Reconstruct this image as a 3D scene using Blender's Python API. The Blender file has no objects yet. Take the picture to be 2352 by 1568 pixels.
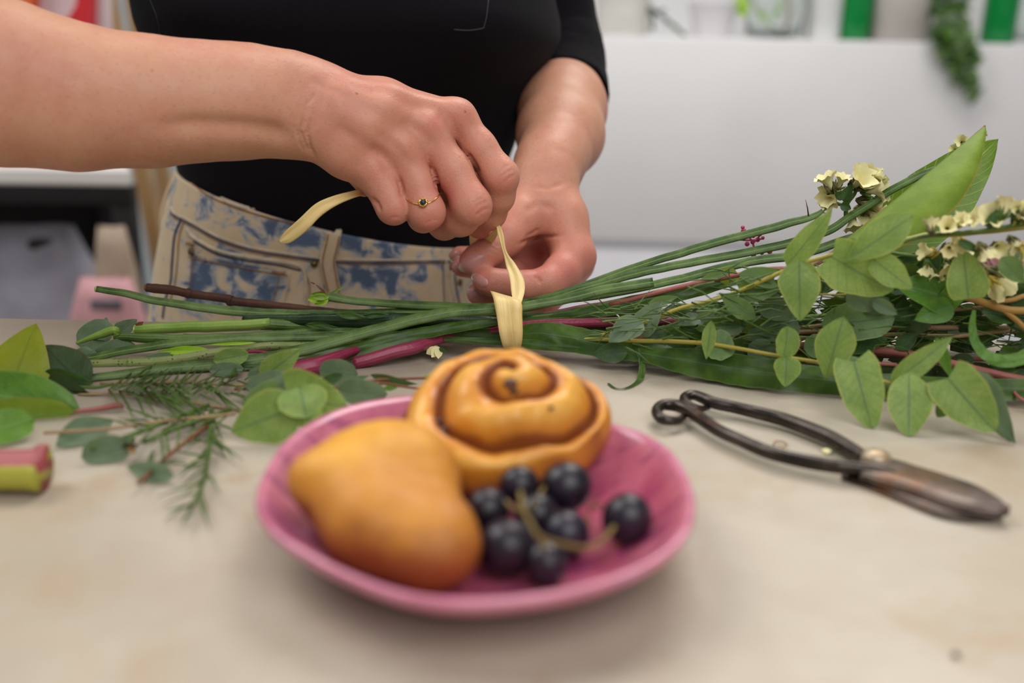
import bpy, math, random
import numpy as np
from mathutils import Vector, Matrix, Euler
from mathutils.bvhtree import BVHTree
from mathutils import noise as mnoise

R = random.Random(7)
SC = bpy.context.scene
COL = SC.collection
rad = math.radians

# ------------------------------------------------------------------ camera
W0, H0, F = 2352.0, 1568.0, 2287.0
CZ = 0.185
PITCH, ROLL = 17.0, 1.3
CAMR = Matrix.Rotation(rad(90 - PITCH), 3, 'X') @ Matrix.Rotation(rad(ROLL), 3, 'Z')
cam_d = bpy.data.cameras.new('camera')
cam = bpy.data.objects.new('camera', cam_d)
COL.objects.link(cam)
cam.matrix_world = Matrix.Translation((0, 0, CZ)) @ CAMR.to_4x4()
cam_d.sensor_width = 36.0
cam_d.lens = 36.0 * F / W0
cam_d.clip_start = 0.02
cam_d.dof.use_dof = True
cam_d.dof.focus_distance = 0.60
cam_d.dof.aperture_fstop = 3.6
SC.camera = cam

# ------------------------------------------------------------------ light
SC.view_settings.view_transform = 'Standard'
SC.view_settings.look = 'None'
SC.view_settings.gamma = 1.0
SC.view_settings.use_curve_mapping = False
SC.view_settings.exposure = -0.1
world = bpy.data.worlds.new('world')
SC.world = world
world.use_nodes = True
bgn = world.node_tree.nodes['Background']
bgn.inputs[0].default_value = (0.96, 0.96, 0.98, 1)
bgn.inputs[1].default_value = 0.30


def area(name, loc, target, size, energy, col, size_y=None):
    l = bpy.data.lights.new(name, 'AREA')
    l.energy = energy
    l.color = col
    l.size = size
    if size_y:
        l.shape = 'RECTANGLE'
        l.size_y = size_y
    o = bpy.data.objects.new(name, l)
    COL.objects.link(o)
    o.location = loc
    d = Vector(target) - Vector(loc)
    o.rotation_euler = d.to_track_quat('-Z', 'Y').to_euler()
    return o


area('window_light', (-1.2, 0.95, 1.6), (0.0, 0.55, 0.05), 1.2, 24, (1.0, 0.985, 0.96))
area('ceiling_light', (0.45, 1.55, 1.7), (0.1, 0.6, 0.0), 1.0, 25, (1.0, 0.97, 0.92))
area('fill_light', (0.6, -0.8, 1.6), (0.45, 1.6, -0.1), 1.6, 30, (1.0, 0.98, 0.97))  # added fill from behind the camera, brightens the cabinet and the jeans


# ------------------------------------------------------------------ pixel rays to places in the room
def ray(px, py):
    return CAMR @ Vector(((px - W0 / 2) / F, -(py - H0 / 2) / F, -1.0))


CAMP = Vector((0, 0, CZ))


def Q(px, py, Y):                 # point seen at a pixel, standing at distance Y
    v = ray(px, py)
    return CAMP + v * (Y / v.y)


def T(px, py, z=0.0):             # point seen at a pixel, lying at height z
    v = ray(px, py)
    return CAMP + v * ((z - CZ) / v.z)


def rpx(p, r):                    # radius in pixels -> metres at point p
    return r * ((p - CAMP).dot(-(CAMR @ Vector((0, 0, 1))))) / F


CRT = np.array(CAMR.transposed())


def proj(V):
    q = (np.asarray(V) - np.array([0, 0, CZ])) @ CRT.T
    d = -q[:, 2]
    return np.stack([q[:, 0] / d * F + W0 / 2, -q[:, 1] / d * F + H0 / 2, d], 1)


# ------------------------------------------------------------------ objects
def wpos(o):
    p = Vector((0, 0, 0))
    while o is not None:
        p = p + o.location
        o = o.parent
    return p


def tag(o, label=None, cat=None, group=None, kind=None):
    if label: o['label'] = label
    if cat: o['category'] = cat
    if group: o['group'] = group
    if kind: o['kind'] = kind
    return o


def thing(name, label, cat, loc, group=None):
    o = bpy.data.objects.new(name, None)
    o.empty_display_size = 0.01
    COL.objects.link(o)
    o.location = loc
    return tag(o, label, cat, group)


def obj(name, V, Fc, m, parent=None, smooth=True, uv=None, attr=None, at=None):
    """one mesh object from world coordinates"""
    me = bpy.data.meshes.new(name)
    V = np.asarray([tuple(v) for v in V] if not isinstance(V, np.ndarray) else V, dtype=np.float64)
    off = np.array(wpos(parent)) if parent is not None else (np.array(at) if at is not None else V.mean(0))
    Vl = V - off
    if isinstance(Fc, np.ndarray):
        n = Fc.shape[0]; k = Fc.shape[1]
        me.vertices.add(len(Vl)); me.vertices.foreach_set('co', Vl.astype(np.float32).ravel())
        me.loops.add(n * k); me.loops.foreach_set('vertex_index', Fc.astype(np.int32).ravel())
        me.polygons.add(n); me.polygons.foreach_set('loop_start', np.arange(0, n * k, k, dtype=np.int32))
        me.update(calc_edges=True)
    else:
        me.from_pydata(Vl.tolist(), [], [tuple(int(i) for i in f) for f in Fc])
        me.update()
    if smooth:
        me.polygons.foreach_set('use_smooth', [True] * len(me.polygons))
    if uv is not None:
        ul = me.uv_layers.new(name='UVMap')
        li = np.zeros(len(me.loops), dtype=np.int32)
        me.loops.foreach_get('vertex_index', li)
        ul.data.foreach_set('uv', np.asarray(uv, dtype=np.float32)[li].ravel())
    if attr:
        for k_, vals in attr.items():
            a = me.attributes.new(k_, 'FLOAT', 'POINT')
            a.data.foreach_set('value', np.asarray(vals, dtype=np.float32))
    me.materials.append(m)
    o = bpy.data.objects.new(name, me)
    COL.objects.link(o)
    if parent is not None:
        o.parent = parent
    else:
        o.location = off
    return o


# ------------------------------------------------------------------ materials
class NT:
    def __init__(self, name):
        self.m = bpy.data.materials.new(name)
        self.m.use_nodes = True
        self.t = self.m.node_tree
        self.b = self.t.nodes['Principled BSDF']
        self.tc = None

    def n(self, typ, **kw):
        nd = self.t.nodes.new(typ)
        for k, v in kw.items():
            setattr(nd, k, v)
        return nd

    def s(self, nd, key, v):
        sock = nd.inputs[key]
        if hasattr(v, 'is_output') or hasattr(v, 'links'):
            self.t.links.new(v, sock)
        else:
            sock.default_value = v if not (isinstance(v, tuple) and len(v) == 3 and sock.type == 'RGBA') else (*v, 1)

    def co(self, which='Object'):
        if self.tc is None:
            self.tc = self.n('ShaderNodeTexCoord')
        return self.tc.outputs[which]

    def math(self, op, a, b=None, c=None, clamp=False):
        nd = self.n('ShaderNodeMath', operation=op, use_clamp=clamp)
        self.s(nd, 0, a)
        if b is not None: self.s(nd, 1, b)
        if c is not None: self.s(nd, 2, c)
        return nd.outputs[0]

    def noise(self, scale, detail=3, rough=0.5, vec=None, dist=0.0):
        nd = self.n('ShaderNodeTexNoise')
        self.s(nd, 'Scale', float(scale)); self.s(nd, 'Detail', float(detail)); self.s(nd, 'Roughness', rough)
        self.s(nd, 'Distortion', dist)
        self.s(nd, 'Vector', vec if vec is not None else self.co())
        return nd.outputs['Fac']

    def vor(self, scale, vec=None, out='Distance', feature='F1'):
        nd = self.n('ShaderNodeTexVoronoi', feature=feature)
        self.s(nd, 'Scale', float(scale))
        self.s(nd, 'Vector', vec if vec is not None else self.co())
        return nd.outputs[out]

    def mapv(self, vec, scale=(1, 1, 1), rot=(0, 0, 0)):
        nd = self.n('ShaderNodeMapping')
        self.s(nd, 'Vector', vec); self.s(nd, 'Scale', scale); self.s(nd, 'Rotation', rot)
        return nd.outputs[0]

    def step(self, v, lo, hi, a=0.0, b=1.0):
        nd = self.n('ShaderNodeMapRange', interpolation_type='SMOOTHSTEP')
        self.s(nd, 0, v); self.s(nd, 1, lo); self.s(nd, 2, hi); self.s(nd, 3, a); self.s(nd, 4, b)
        return nd.outputs[0]

    def mix(self, f, a, b, mode='MIX'):
        nd = self.n('ShaderNodeMix', data_type='RGBA', blend_type=mode)
        self.s(nd, 0, f); self.s(nd, 6, a); self.s(nd, 7, b)
        return nd.outputs[2]

    def attr(self, name):
        nd = self.n('ShaderNodeAttribute'); nd.attribute_name = name
        return nd.outputs['Fac']

    def bump(self, h, strength, dist=0.001):
        nd = self.n('ShaderNodeBump')
        self.s(nd, 'Strength', strength); self.s(nd, 'Distance', dist); self.s(nd, 'Height', h)
        self.t.links.new(nd.outputs[0], self.b.inputs['Normal'])

    def out(self, col, rough=0.5, **kw):
        self.s(self.b, 'Base Color', col); self.s(self.b, 'Roughness', rough)
        for k, v in kw.items():
            self.s(self.b, k.replace('_', ' '), v)
        return self.m


def plain(name, col, rough=0.5, var=0.15, scale=40, bump=0.0, **kw):
    n = NT(name)
    f = n.noise(scale, 4, 0.6)
    dark = tuple(c * (1 - var) for c in col); lite = tuple(min(1, c * (1 + var)) for c in col)
    c = n.mix(n.step(f, 0.3, 0.7), dark, lite)
    if bump: n.bump(n.noise(scale * 6, 3), bump, 0.0006)
    return n.out(c, rough, **kw)


def m_skin():
    n = NT('skin')
    big = n.noise(16, 3, 0.5)
    mid = n.noise(95, 4, 0.6)
    c = n.mix(n.step(big, 0.35, 0.68), (0.62, 0.31, 0.19), (0.58, 0.25, 0.165))
    c = n.mix(n.math('MULTIPLY', n.step(mid, 0.35, 0.7), 0.35), c, (0.68, 0.38, 0.26))
    red = n.attr('red')
    c = n.mix(n.math('MULTIPLY', red, 0.95, clamp=True), c, (0.60, 0.18, 0.145))
    d = n.vor(62)
    spot = n.math('MULTIPLY', n.step(d, 0.03, 0.085, 1.0, 0.0), n.step(n.noise(30, 2), 0.50, 0.56))
    c = n.mix(n.math('MULTIPLY', spot, 0.6), c, (0.27, 0.09, 0.045))
    d2 = n.vor(260)
    c = n.mix(n.math('MULTIPLY', n.step(d2, 0.1, 0.35, 1.0, 0.0), 0.22), c, (0.42, 0.17, 0.11))
    h = n.math('ADD', n.math('MULTIPLY', n.vor(900), 0.5), n.noise(340, 4, 0.65))
    n.bump(h, 0.30, 0.0007)
    m = n.out(c, 0.46)
    n.b.inputs['Subsurface Weight'].default_value = 0.14
    n.b.inputs['Subsurface Radius'].default_value = (1.0, 0.3, 0.15)
    n.b.inputs['Subsurface Scale'].default_value = 0.006
    n.b.inputs['Specular IOR Level'].default_value = 0.4
    return m


def m_leaf(name, base, lite, margin, vein, nveins=8, vstr=0.5, rough=0.45, back=None, mw=0.08, trans=0.25):
    n = NT(name)
    uvn = n.n('ShaderNodeSeparateXYZ'); n.s(uvn, 0, n.co('UV'))
    u = n.math('ABSOLUTE', n.math('SUBTRACT', n.math('MULTIPLY', uvn.outputs[0], 2.0), 1.0))
    v = uvn.outputs[1]
    c = n.mix(n.step(n.noise(70, 4, 0.6), 0.35, 0.68), base, lite)
    net = n.vor(520, out='Distance', feature='DISTANCE_TO_EDGE')
    c = n.mix(n.math('MULTIPLY', n.step(net, 0.0, 0.12, 1.0, 0.0), min(.38, 1.1 * vstr) if vstr < .6 else .12), c, vein)
    c = n.mix(n.math('MULTIPLY', n.step(u, 0.0, 0.6, 1.0, 0.0), 0.30 if vstr < .5 else 0.1), c, tuple(x * .75 + y * .25 for x, y in zip(base, (0.10, 0.22, 0.14))))
    ph = n.math('FRACT', n.math('MULTIPLY', n.math('SUBTRACT', v, n.math('MULTIPLY', n.math('POWER', u, 0.8), 0.30)), float(nveins)))
    tri = n.math('ABSOLUTE', n.math('SUBTRACT', ph, 0.5))
    sv = n.math('MULTIPLY', n.step(tri, 0.0, 0.10, 1.0, 0.0), vstr)
    c = n.mix(sv, c, vein)
    mid = n.step(u, 0.02, 0.075, 1.0, 0.0)
    c = n.mix(n.math('MULTIPLY', mid, min(1, vstr + 0.35)), c, vein)
    mg = n.step(u, 1 - mw, 1.0)
    c = n.mix(mg, c, margin)
    n.bump(n.math('ADD', n.math('MULTIPLY', sv, 0.6), n.math('ADD', mid, n.math('MULTIPLY', n.noise(200, 3), 0.5))), 0.35, 0.0006)
    m = n.out(c, rough)
    n.b.inputs['Specular IOR Level'].default_value = 0.35
    if trans:
        t = n.n('ShaderNodeBsdfTranslucent')
        n.s(t, 'Color', n.mix(0.6, c, (0.45, 0.62, 0.08)))
        mx = n.n('ShaderNodeMixShader'); mx.inputs[0].default_value = trans
        o = n.t.nodes['Material Output']
        n.t.links.new(n.b.outputs[0], mx.inputs[1]); n.t.links.new(t.outputs[0], mx.inputs[2])
        n.t.links.new(mx.outputs[0], o.inputs[0])
    return m


def m_stem(name, base, lite, stripe=0.5, rough=0.42, spots=None, ridge=10.0):
    """stem: uv.x runs round the stem, uv.y along it"""
    n = NT(name)
    uvn = n.n('ShaderNodeSeparateXYZ'); n.s(uvn, 0, n.co('UV'))
    w = n.math('FRACT', n.math('MULTIPLY', uvn.outputs[0], ridge))
    tri = n.math('ABSOLUTE', n.math('SUBTRACT', w, 0.5))
    c = n.mix(n.step(n.noise(60, 4, 0.6), 0.3, 0.7), base, tuple((a + b) / 2 for a, b in zip(base, lite)))
    c = n.mix(n.math('MULTIPLY', n.step(tri, 0.0, 0.22, 1.0, 0.0), stripe), c, lite)
    if spots:
        sp = n.math('MULTIPLY', n.step(n.vor(420), 0.1, 0.3, 1.0, 0.0), n.step(n.noise(150, 2), 0.42, 0.55))
        c = n.mix(sp, c, spots)
    n.bump(n.math('ADD', tri, n.noise(500, 3)), 0.4, 0.0005)
    m = n.out(c, rough)
    n.b.inputs['Specular IOR Level'].default_value = 0.4
    return m


# ------------------------------------------------------------------ mesh tools
def crom(P, n=8):
    """Catmull-Rom resampling of a list of tuples"""
    P = [np.asarray(p, dtype=float) for p in P]
    if len(P) < 3:
        return [P[0] + (P[1] - P[0]) * i / n for i in range(n + 1)]
    out = []
    E = [2 * P[0] - P[1]] + P + [2 * P[-1] - P[-2]]
    for i in range(1, len(E) - 2):
        a, b, c, d = E[i - 1:i + 3]
        for k in range(n):
            t = k / n
            out.append(0.5 * ((2 * b) + (-a + c) * t + (2 * a - 5 * b + 4 * c - d) * t * t + (-a + 3 * b - 3 * c + d) * t ** 3))
    out.append(P[-1])
    return out


def sweep(pts, rr, nseg=10, shape='round', flat=1.0, up=(0, 0, 1), caps=True, twist=0.0, wob=0.0, seed=0):
    """tube along pts (world) with radii rr. Returns V, F, uv"""
    pts = [Vector(tuple(p)) for p in pts]
    N = len(pts)
    V = []; UV = []; Fc = []
    upv = Vector(up)
    for i, p in enumerate(pts):
        d = (pts[min(i + 1, N - 1)] - pts[max(i - 1, 0)])
        if d.length < 1e-9: d = Vector((1, 0, 0))
        d.normalize()
        s = d.cross(upv)
        if s.length < 1e-4: s = d.cross(Vector((0, 1, 0)))
        s.normalize(); q = s.cross(d).normalized()
        if wob:
            dv = mnoise.noise_vector(p * 90 + Vector((seed, 0, 0)))
            p = p + dv * wob
        for k in range(nseg):
            a = 2 * math.pi * k / nseg + twist * i / N
            if shape == 'wing':
                m = 0.50 + 0.62 * abs(math.cos(1.5 * a + 0.5)) ** 2.5
            elif shape == 'ridge':
                m = 1.0 + 0.10 * math.cos(5 * a)
            elif shape == 'bark':
                m = 1.0 + 0.12 * mnoise.noise(Vector((p.x * 300, a * 2, p.y * 300 + seed)))
            else:
                m = 1.0
            V.append(p + (s * math.cos(a) * m + q * math.sin(a) * m * flat) * rr[i])
            UV.append((k / nseg, i / (N - 1)))
    for i in range(N - 1):
        for k in range(nseg):
            a = i * nseg + k; b = i * nseg + (k + 1) % nseg
            Fc.append((a, b, b + nseg, a + nseg))
    if caps:
        Fc.append(tuple(range(nseg - 1, -1, -1)))
        Fc.append(tuple(range((N - 1) * nseg, N * nseg)))
    return V, Fc, UV


def join(parts):
    V = []; Fc = []; UV = []
    for p in parts:
        o = len(V)
        V += list(p[0]); Fc += [tuple(i + o for i in f) for f in p[1]]
        UV += list(p[2]) if len(p) > 2 and p[2] is not None else [(0, 0)] * len(p[0])
    return V, Fc, UV


def boxm(x0, x1, y0, y1, z0, z1, bev=0.0):
    if bev <= 0:
        V = [(x, y, z) for z in (z0, z1) for y in (y0, y1) for x in (x0, x1)]
        return V, [(0, 2, 3, 1), (4, 5, 7, 6), (0, 1, 5, 4), (2, 6, 7, 3), (0, 4, 6, 2), (1, 3, 7, 5)], None
    b = bev
    ring = []
    for (cx, cy, a0) in ((x1 - b, y1 - b, 0), (x0 + b, y1 - b, 90), (x0 + b, y0 + b, 180), (x1 - b, y0 + b, 270)):
        for k in range(4):
            a = rad(a0 + 30 * k)
            ring.append((cx, cy, math.cos(a), math.sin(a)))
    V = []
    levels = [(z0, 0), (z0 + b * .3, .7), (z0 + b, 1), (z1 - b, 1), (z1 - b * .3, .7), (z1, 0)]
    for z, s in levels:
        for cx, cy, c, sn in ring:
            V.append((cx + c * b * s, cy + sn * b * s, z))
    n = len(ring); Fc = []
    for i in range(len(levels) - 1):
        for k in range(n):
            Fc.append((i * n + k, i * n + (k + 1) % n, (i + 1) * n + (k + 1) % n, (i + 1) * n + k))
    Fc.append(tuple(range(n - 1, -1, -1))); Fc.append(tuple(range((len(levels) - 1) * n, len(levels) * n)))
    return V, Fc, None


def loft(rings, cap0=True, cap1=True):
    n = len(rings[0]); V = []; Fc = []; UV = []
    for i, r in enumerate(rings):
        V += [Vector(tuple(p)) for p in r]
        UV += [(k / n, i / (len(rings) - 1)) for k in range(n)]
    for i in range(len(rings) - 1):
        for k in range(n):
            Fc.append((i * n + k, i * n + (k + 1) % n, (i + 1) * n + (k + 1) % n, (i + 1) * n + k))
    if cap0: Fc.append(tuple(range(n - 1, -1, -1)))
    if cap1: Fc.append(tuple(range((len(rings) - 1) * n, len(rings) * n)))
    return V, Fc, UV


def lathe(prof, c, n=32, scale=(1, 1)):
    c = Vector(c)
    rings = [[c + Vector((r * math.cos(2 * math.pi * k / n) * scale[0], r * math.sin(2 * math.pi * k / n) * scale[1], z)) for k in range(n)] for r, z in prof]
    return loft(rings)


def sphere(c, r, nu=20, nv=12, sc=(1, 1, 1), rot=None, nz=0.0):
    V = []; Fc = []; UV = []
    c = Vector(c)
    for i in range(nv + 1):
        th = math.pi * i / nv
        for k in range(nu):
            a = 2 * math.pi * k / nu
            d = Vector((math.sin(th) * math.cos(a), math.sin(th) * math.sin(a), math.cos(th)))
            m = 1 + (nz * mnoise.noise(d * 1.7 + c * 60) if nz else 0)
            d = Vector((d.x * sc[0], d.y * sc[1], d.z * sc[2])) * r * m
            if rot is not None: d = rot @ d
            V.append(c + d); UV.append((k / nu, i / nv))
    for i in range(nv):
        for k in range(nu):
            Fc.append((i * nu + k, i * nu + (k + 1) % nu, (i + 1) * nu + (k + 1) % nu, (i + 1) * nu + k))
    return V, Fc, UV


def ribbon(pts, widths, sides, thick=0.0, folds=0.0, nu=7):
    """flat band: pts centre line, widths full width, sides: side vectors"""
    V = []; Fc = []; UV = []
    N = len(pts)
    for i in range(N):
        p = Vector(tuple(pts[i])); s = Vector(tuple(sides[i])).normalized()
        d = (Vector(tuple(pts[min(i + 1, N - 1)])) - Vector(tuple(pts[max(0, i - 1)]))).normalized()
        nn = s.cross(d).normalized()
        for k in range(nu):
            u = k / (nu - 1) * 2 - 1
            V.append(p + s * u * widths[i] / 2 + nn * folds * widths[i] * (math.cos(u * 5.0) * 0.5))
            UV.append((k / (nu - 1), i / (N - 1)))
    for i in range(N - 1):
        for k in range(nu - 1):
            a = i * nu + k
            Fc.append((a, a + 1, a + nu + 1, a + nu))
    return V, Fc, UV


# ------------------------------------------------------------------ implicit surfaces
class SDF:
    """field on a regular grid; round cones blended smoothly; surface nets for the mesh"""
    def __init__(self, lo, hi, h):
        self.h = h
        self.lo = np.array(lo, dtype=np.float64)
        self.n = np.ceil((np.array(hi) - self.lo) / h).astype(int) + 1
        self.f = np.full(self.n, 9.0, dtype=np.float32)

    def new(self):
        g = SDF.__new__(SDF); g.h = self.h; g.lo = self.lo; g.n = self.n
        g.f = np.full(self.n, 9.0, dtype=np.float32)
        return g

    def cone(self, a, b, ra, rb, k=0.004, mode='add'):
        a = np.array(a, dtype=float); b = np.array(b, dtype=float)
        mr = max(ra, rb) + k + 3 * self.h
        i0 = np.maximum(np.floor((np.minimum(a, b) - mr - self.lo) / self.h).astype(int), 0)
        i1 = np.minimum(np.ceil((np.maximum(a, b) + mr - self.lo) / self.h).astype(int) + 1, self.n)
        if (i1 <= i0).any(): return
        ax = [(self.lo[j] + np.arange(i0[j], i1[j]) * self.h).astype(np.float32) for j in range(3)]
        X, Y, Z = np.meshgrid(*ax, indexing='ij', sparse=True)
        ba = b - a; L = max((ba ** 2).sum(), 1e-12)
        t = np.clip(((X - a[0]) * ba[0] + (Y - a[1]) * ba[1] + (Z - a[2]) * ba[2]) / L, 0, 1)
        d = np.sqrt((X - a[0] - t * ba[0]) ** 2 + (Y - a[1] - t * ba[1]) ** 2 + (Z - a[2] - t * ba[2]) ** 2) - (ra + (rb - ra) * t)
        sl = tuple(slice(i0[j], i1[j]) for j in range(3))
        g = self.f[sl]
        if mode == 'add':
            hh = np.maximum(k - np.abs(g - d), 0) / k
            self.f[sl] = np.minimum(g, d) - hh * hh * k * 0.25
        else:
            d = -d
            hh = np.maximum(k - np.abs(g - d), 0) / k
            self.f[sl] = np.maximum(g, d) + hh * hh * k * 0.25

    def merge(self, o, k):
        hh = np.maximum(k - np.abs(self.f - o.f), 0) / k
        self.f = np.minimum(self.f, o.f) - hh * hh * k * 0.25

    def mesh(self):
        f = self.f
        ins = f < 0
        n0, n1, n2 = f.shape
        cnt = np.zeros((n0 - 1, n1 - 1, n2 - 1), dtype=np.int8)
        for dx in (0, 1):
            for dy in (0, 1):
                for dz in (0, 1):
                    cnt += ins[dx:n0 - 1 + dx, dy:n1 - 1 + dy, dz:n2 - 1 + dz]
        act = (cnt > 0) & (cnt < 8)
        idx = np.argwhere(act)
        vid = np.full(act.shape, -1, dtype=np.int64)
        vid[act] = np.arange(len(idx))
        acc = np.zeros((len(idx), 3)); num = np.zeros(len(idx))
        cor = [(x, y, z) for x in (0, 1) for y in (0, 1) for z in (0, 1)]
        fv = {c: f[idx[:, 0] + c[0], idx[:, 1] + c[1], idx[:, 2] + c[2]].astype(np.float64) for c in cor}
        for c in cor:
            for ax in range(3):
                if c[ax] == 0:
                    c2 = list(c); c2[ax] = 1; c2 = tuple(c2)
                    a, b = fv[c], fv[c2]
                    m = (a < 0) != (b < 0)
                    t = np.where(m, a / np.where(m, a - b, 1), 0)
                    for j in range(3):
                        acc[:, j] += np.where(m, c[j] + (t if j == ax else 0), 0)
                    num += m
        V = self.lo + (idx + acc / num[:, None]) * self.h
        Fs = []
        for ax in range(3):
            o1, o2 = (ax + 1) % 3, (ax + 2) % 3
            sa = [slice(None)] * 3; sb = [slice(None)] * 3
            sa[ax] = slice(0, -1); sb[ax] = slice(1, None)
            A = ins[tuple(sa)]; B = ins[tuple(sb)]
            e = np.argwhere(A != B)
            ok = (e[:, o1] > 0) & (e[:, o2] > 0) & (e[:, o1] < f.shape[o1] - 1) & (e[:, o2] < f.shape[o2] - 1)
            e = e[ok]
            fl = A[e[:, 0], e[:, 1], e[:, 2]]
            q = []
            for (a, b) in ((0, 0), (1, 0), (1, 1), (0, 1)):
                c = e.copy(); c[:, o1] -= a; c[:, o2] -= b
                q.append(vid[c[:, 0], c[:, 1], c[:, 2]])
            q = np.stack(q, 1)
            q[~fl] = q[~fl][:, ::-1]
            Fs.append(q)
        Fa = np.concatenate(Fs)
        return V, Fa[(Fa >= 0).all(1)]


def bvh_of(V, Fc):
    return BVHTree.FromPolygons([tuple(v) for v in V], [tuple(int(i) for i in f) for f in Fc])


def hit(bvh, px, py, off=0.0, default=None):
    d = ray(px, py).normalized()
    loc, nrm, i, dist = bvh.ray_cast(CAMP, d)
    if loc is None:
        return default, None
    if nrm.dot(d) > 0: nrm = -nrm
    return loc + nrm * off, nrm
# ================================================================== the setting
def m_wall():
    n = NT('white wall paint')
    c = n.mix(n.step(n.noise(1.2, 4, 0.6), 0.35, 0.7), (0.74, 0.74, 0.755), (0.80, 0.795, 0.79))
    return n.out(c, 0.7)


def m_bluewall():
    n = NT('pale blue wall paint')
    c = n.mix(n.noise(2, 3), (0.52, 0.58, 0.62), (0.58, 0.63, 0.66))
    return n.out(c, 0.8)


def m_floor():
    n = NT('grey floor')
    c = n.mix(n.noise(6, 4), (0.25, 0.23, 0.21), (0.34, 0.32, 0.30))
    return n.out(c, 0.6)


def m_table():
    n = NT('worn cream tabletop')
    big = n.noise(5, 5, 0.6)
    c = n.mix(n.step(big, 0.32, 0.68), (0.40, 0.335, 0.25), (0.53, 0.47, 0.38))
    st = n.noise(17, 5, 0.65, dist=0.6)
    c = n.mix(n.math('MULTIPLY', n.step(st, 0.52, 0.70), 0.5), c, (0.41, 0.28, 0.16))
    st2 = n.noise(n_scale := 9.0, 3, 0.5, vec=n.mapv(n.co(), (1, 1, 1), (0, 0, 1.1)))
    c = n.mix(n.math('MULTIPLY', n.step(st2, 0.60, 0.75), 0.4), c, (0.56, 0.55, 0.50))
    ring = n.n('ShaderNodeTexWave', wave_type='RINGS'); n.s(ring, 'Scale', 3.0); n.s(ring, 'Distortion', 14.0); n.s(ring, 'Detail', 4.0)
    n.s(ring, 'Vector', n.co())
    c = n.mix(n.math('MULTIPLY', n.step(ring.outputs['Fac'], 0.93, 1.0), 0.12), c, (0.45, 0.33, 0.2))
    sp = n.math('MULTIPLY', n.step(n.vor(420), 0.05, 0.14, 1.0, 0.0), n.step(n.noise(24, 3, 0.7), 0.58, 0.66))
    c = n.mix(n.math('MULTIPLY', sp, 0.6), c, (0.22, 0.14, 0.08))
    n.bump(n.math('ADD', n.noise(60, 4, 0.7), n.math('MULTIPLY', n.noise(500, 3), 0.25)), 0.22, 0.0015)
    return n.out(c, n.step(n.noise(12, 3), 0.3, 0.7, 0.42, 0.58))


MW, MBW, MF, MT = m_wall(), m_bluewall(), m_floor(), m_table()
M_white = plain('white laminate', (0.78, 0.77, 0.77), 0.45, 0.03, 3)
M_dark = plain('dark metal', (0.007, 0.006, 0.006), 0.8, 0.2, 20)

FLOOR_Z = -0.75
BACKY = 2.75
v, f, _ = boxm(-3.2, 3.2, -2.5, BACKY, FLOOR_Z - 0.05, FLOOR_Z)
tag(obj('floor', v, f, MF, smooth=False), kind='structure')
v, f, _ = boxm(-0.55, 3.2, BACKY, BACKY + 0.1, FLOOR_Z, 1.9)
tag(obj('wall_back', v, f, MW, smooth=False), kind='structure')
v, f, _ = boxm(-3.2, -0.55, BACKY, BACKY + 0.1, FLOOR_Z, 1.9)
tag(obj('wall_back_left', v, f, MBW, smooth=False), kind='structure')

# work table
edgeY = T(0, 727, 0).y
tb = thing('work_table', 'long cream work table with a stained worn top under the flowers and the plate', 'table', (0, 0.2, FLOOR_Z))
# the top is split finely enough for a soft rounded back edge
v, f, _ = boxm(-0.95, 0.95, -0.42, edgeY, -0.028, 0.0, 0.004)
obj('tabletop', v, f, MT, tb)
for sx in (-0.85, 0.85):
    for sy in (-0.34, edgeY - 0.09):
        v, f, _ = boxm(sx - 0.03, sx + 0.03, sy - 0.03, sy + 0.03, FLOOR_Z, -0.028, 0.004)
        obj('leg', v, f, M_white, tb)
v, f, _ = boxm(-0.82, 0.82, edgeY - 0.075, edgeY - 0.055, -0.11, -0.028, 0.002)
obj('rail', v, f, M_white, tb)

# ------------------------------------------------------------------ right background: white cabinet with things on it
CY = 2.30
pl, pr = Q(1380, 78, CY), Q(2352, 104, CY)
ztop = (pl.z + pr.z) / 2
zline = Q(1460, 556, CY).z
cab = thing('white_cabinet', 'long white cabinet behind the table holding bottles and plants', 'cabinet', (0.9, CY + 0.2, FLOOR_Z))
v, f, _ = boxm(-0.02, 1.9, CY, BACKY - 0.005, zline, ztop, 0.006)
obj('body', v, f, M_white, cab)
v, f, _ = boxm(0.0, 1.88, CY + 0.008, BACKY - 0.01, FLOOR_Z + 0.002, zline - 0.006, 0.004)
obj('base', v, f, plain('lilac white laminate', (0.78, 0.77, 0.81), 0.5, 0.03, 3), cab)
v, f, _ = boxm(-0.01, 1.89, CY + 0.003, CY + 0.03, zline - 0.010, zline - 0.0005)
obj('painted_shadow_line', v, f, plain('painted shadow grey', (0.5, 0.5, 0.52), 0.6, 0.05, 5), cab)  # grey strip stands in for the shadow line below the cabinet body

G_green = NT('green bottle glass')
G_green.out((0.0, 0.30, 0.06), 0.15)
G_green.b.inputs['Transmission Weight'].default_value = 0.35
G_green = G_green.m
G_clear = NT('clear glass'); G_clear.out((0.93, 0.97, 0.95), 0.05); G_clear.b.inputs['Transmission Weight'].default_value = 0.92
G_clear.b.inputs['IOR'].default_value = 1.2
G_clear = G_clear.m
SY = CY + 0.10


def shelf_pt(px, Y=SY):
    p = Q(px, 85, Y)
    return Vector((p.x, Y, ztop))


def wpx(w, Y=SY): return w * Y / F * 1.045


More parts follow.
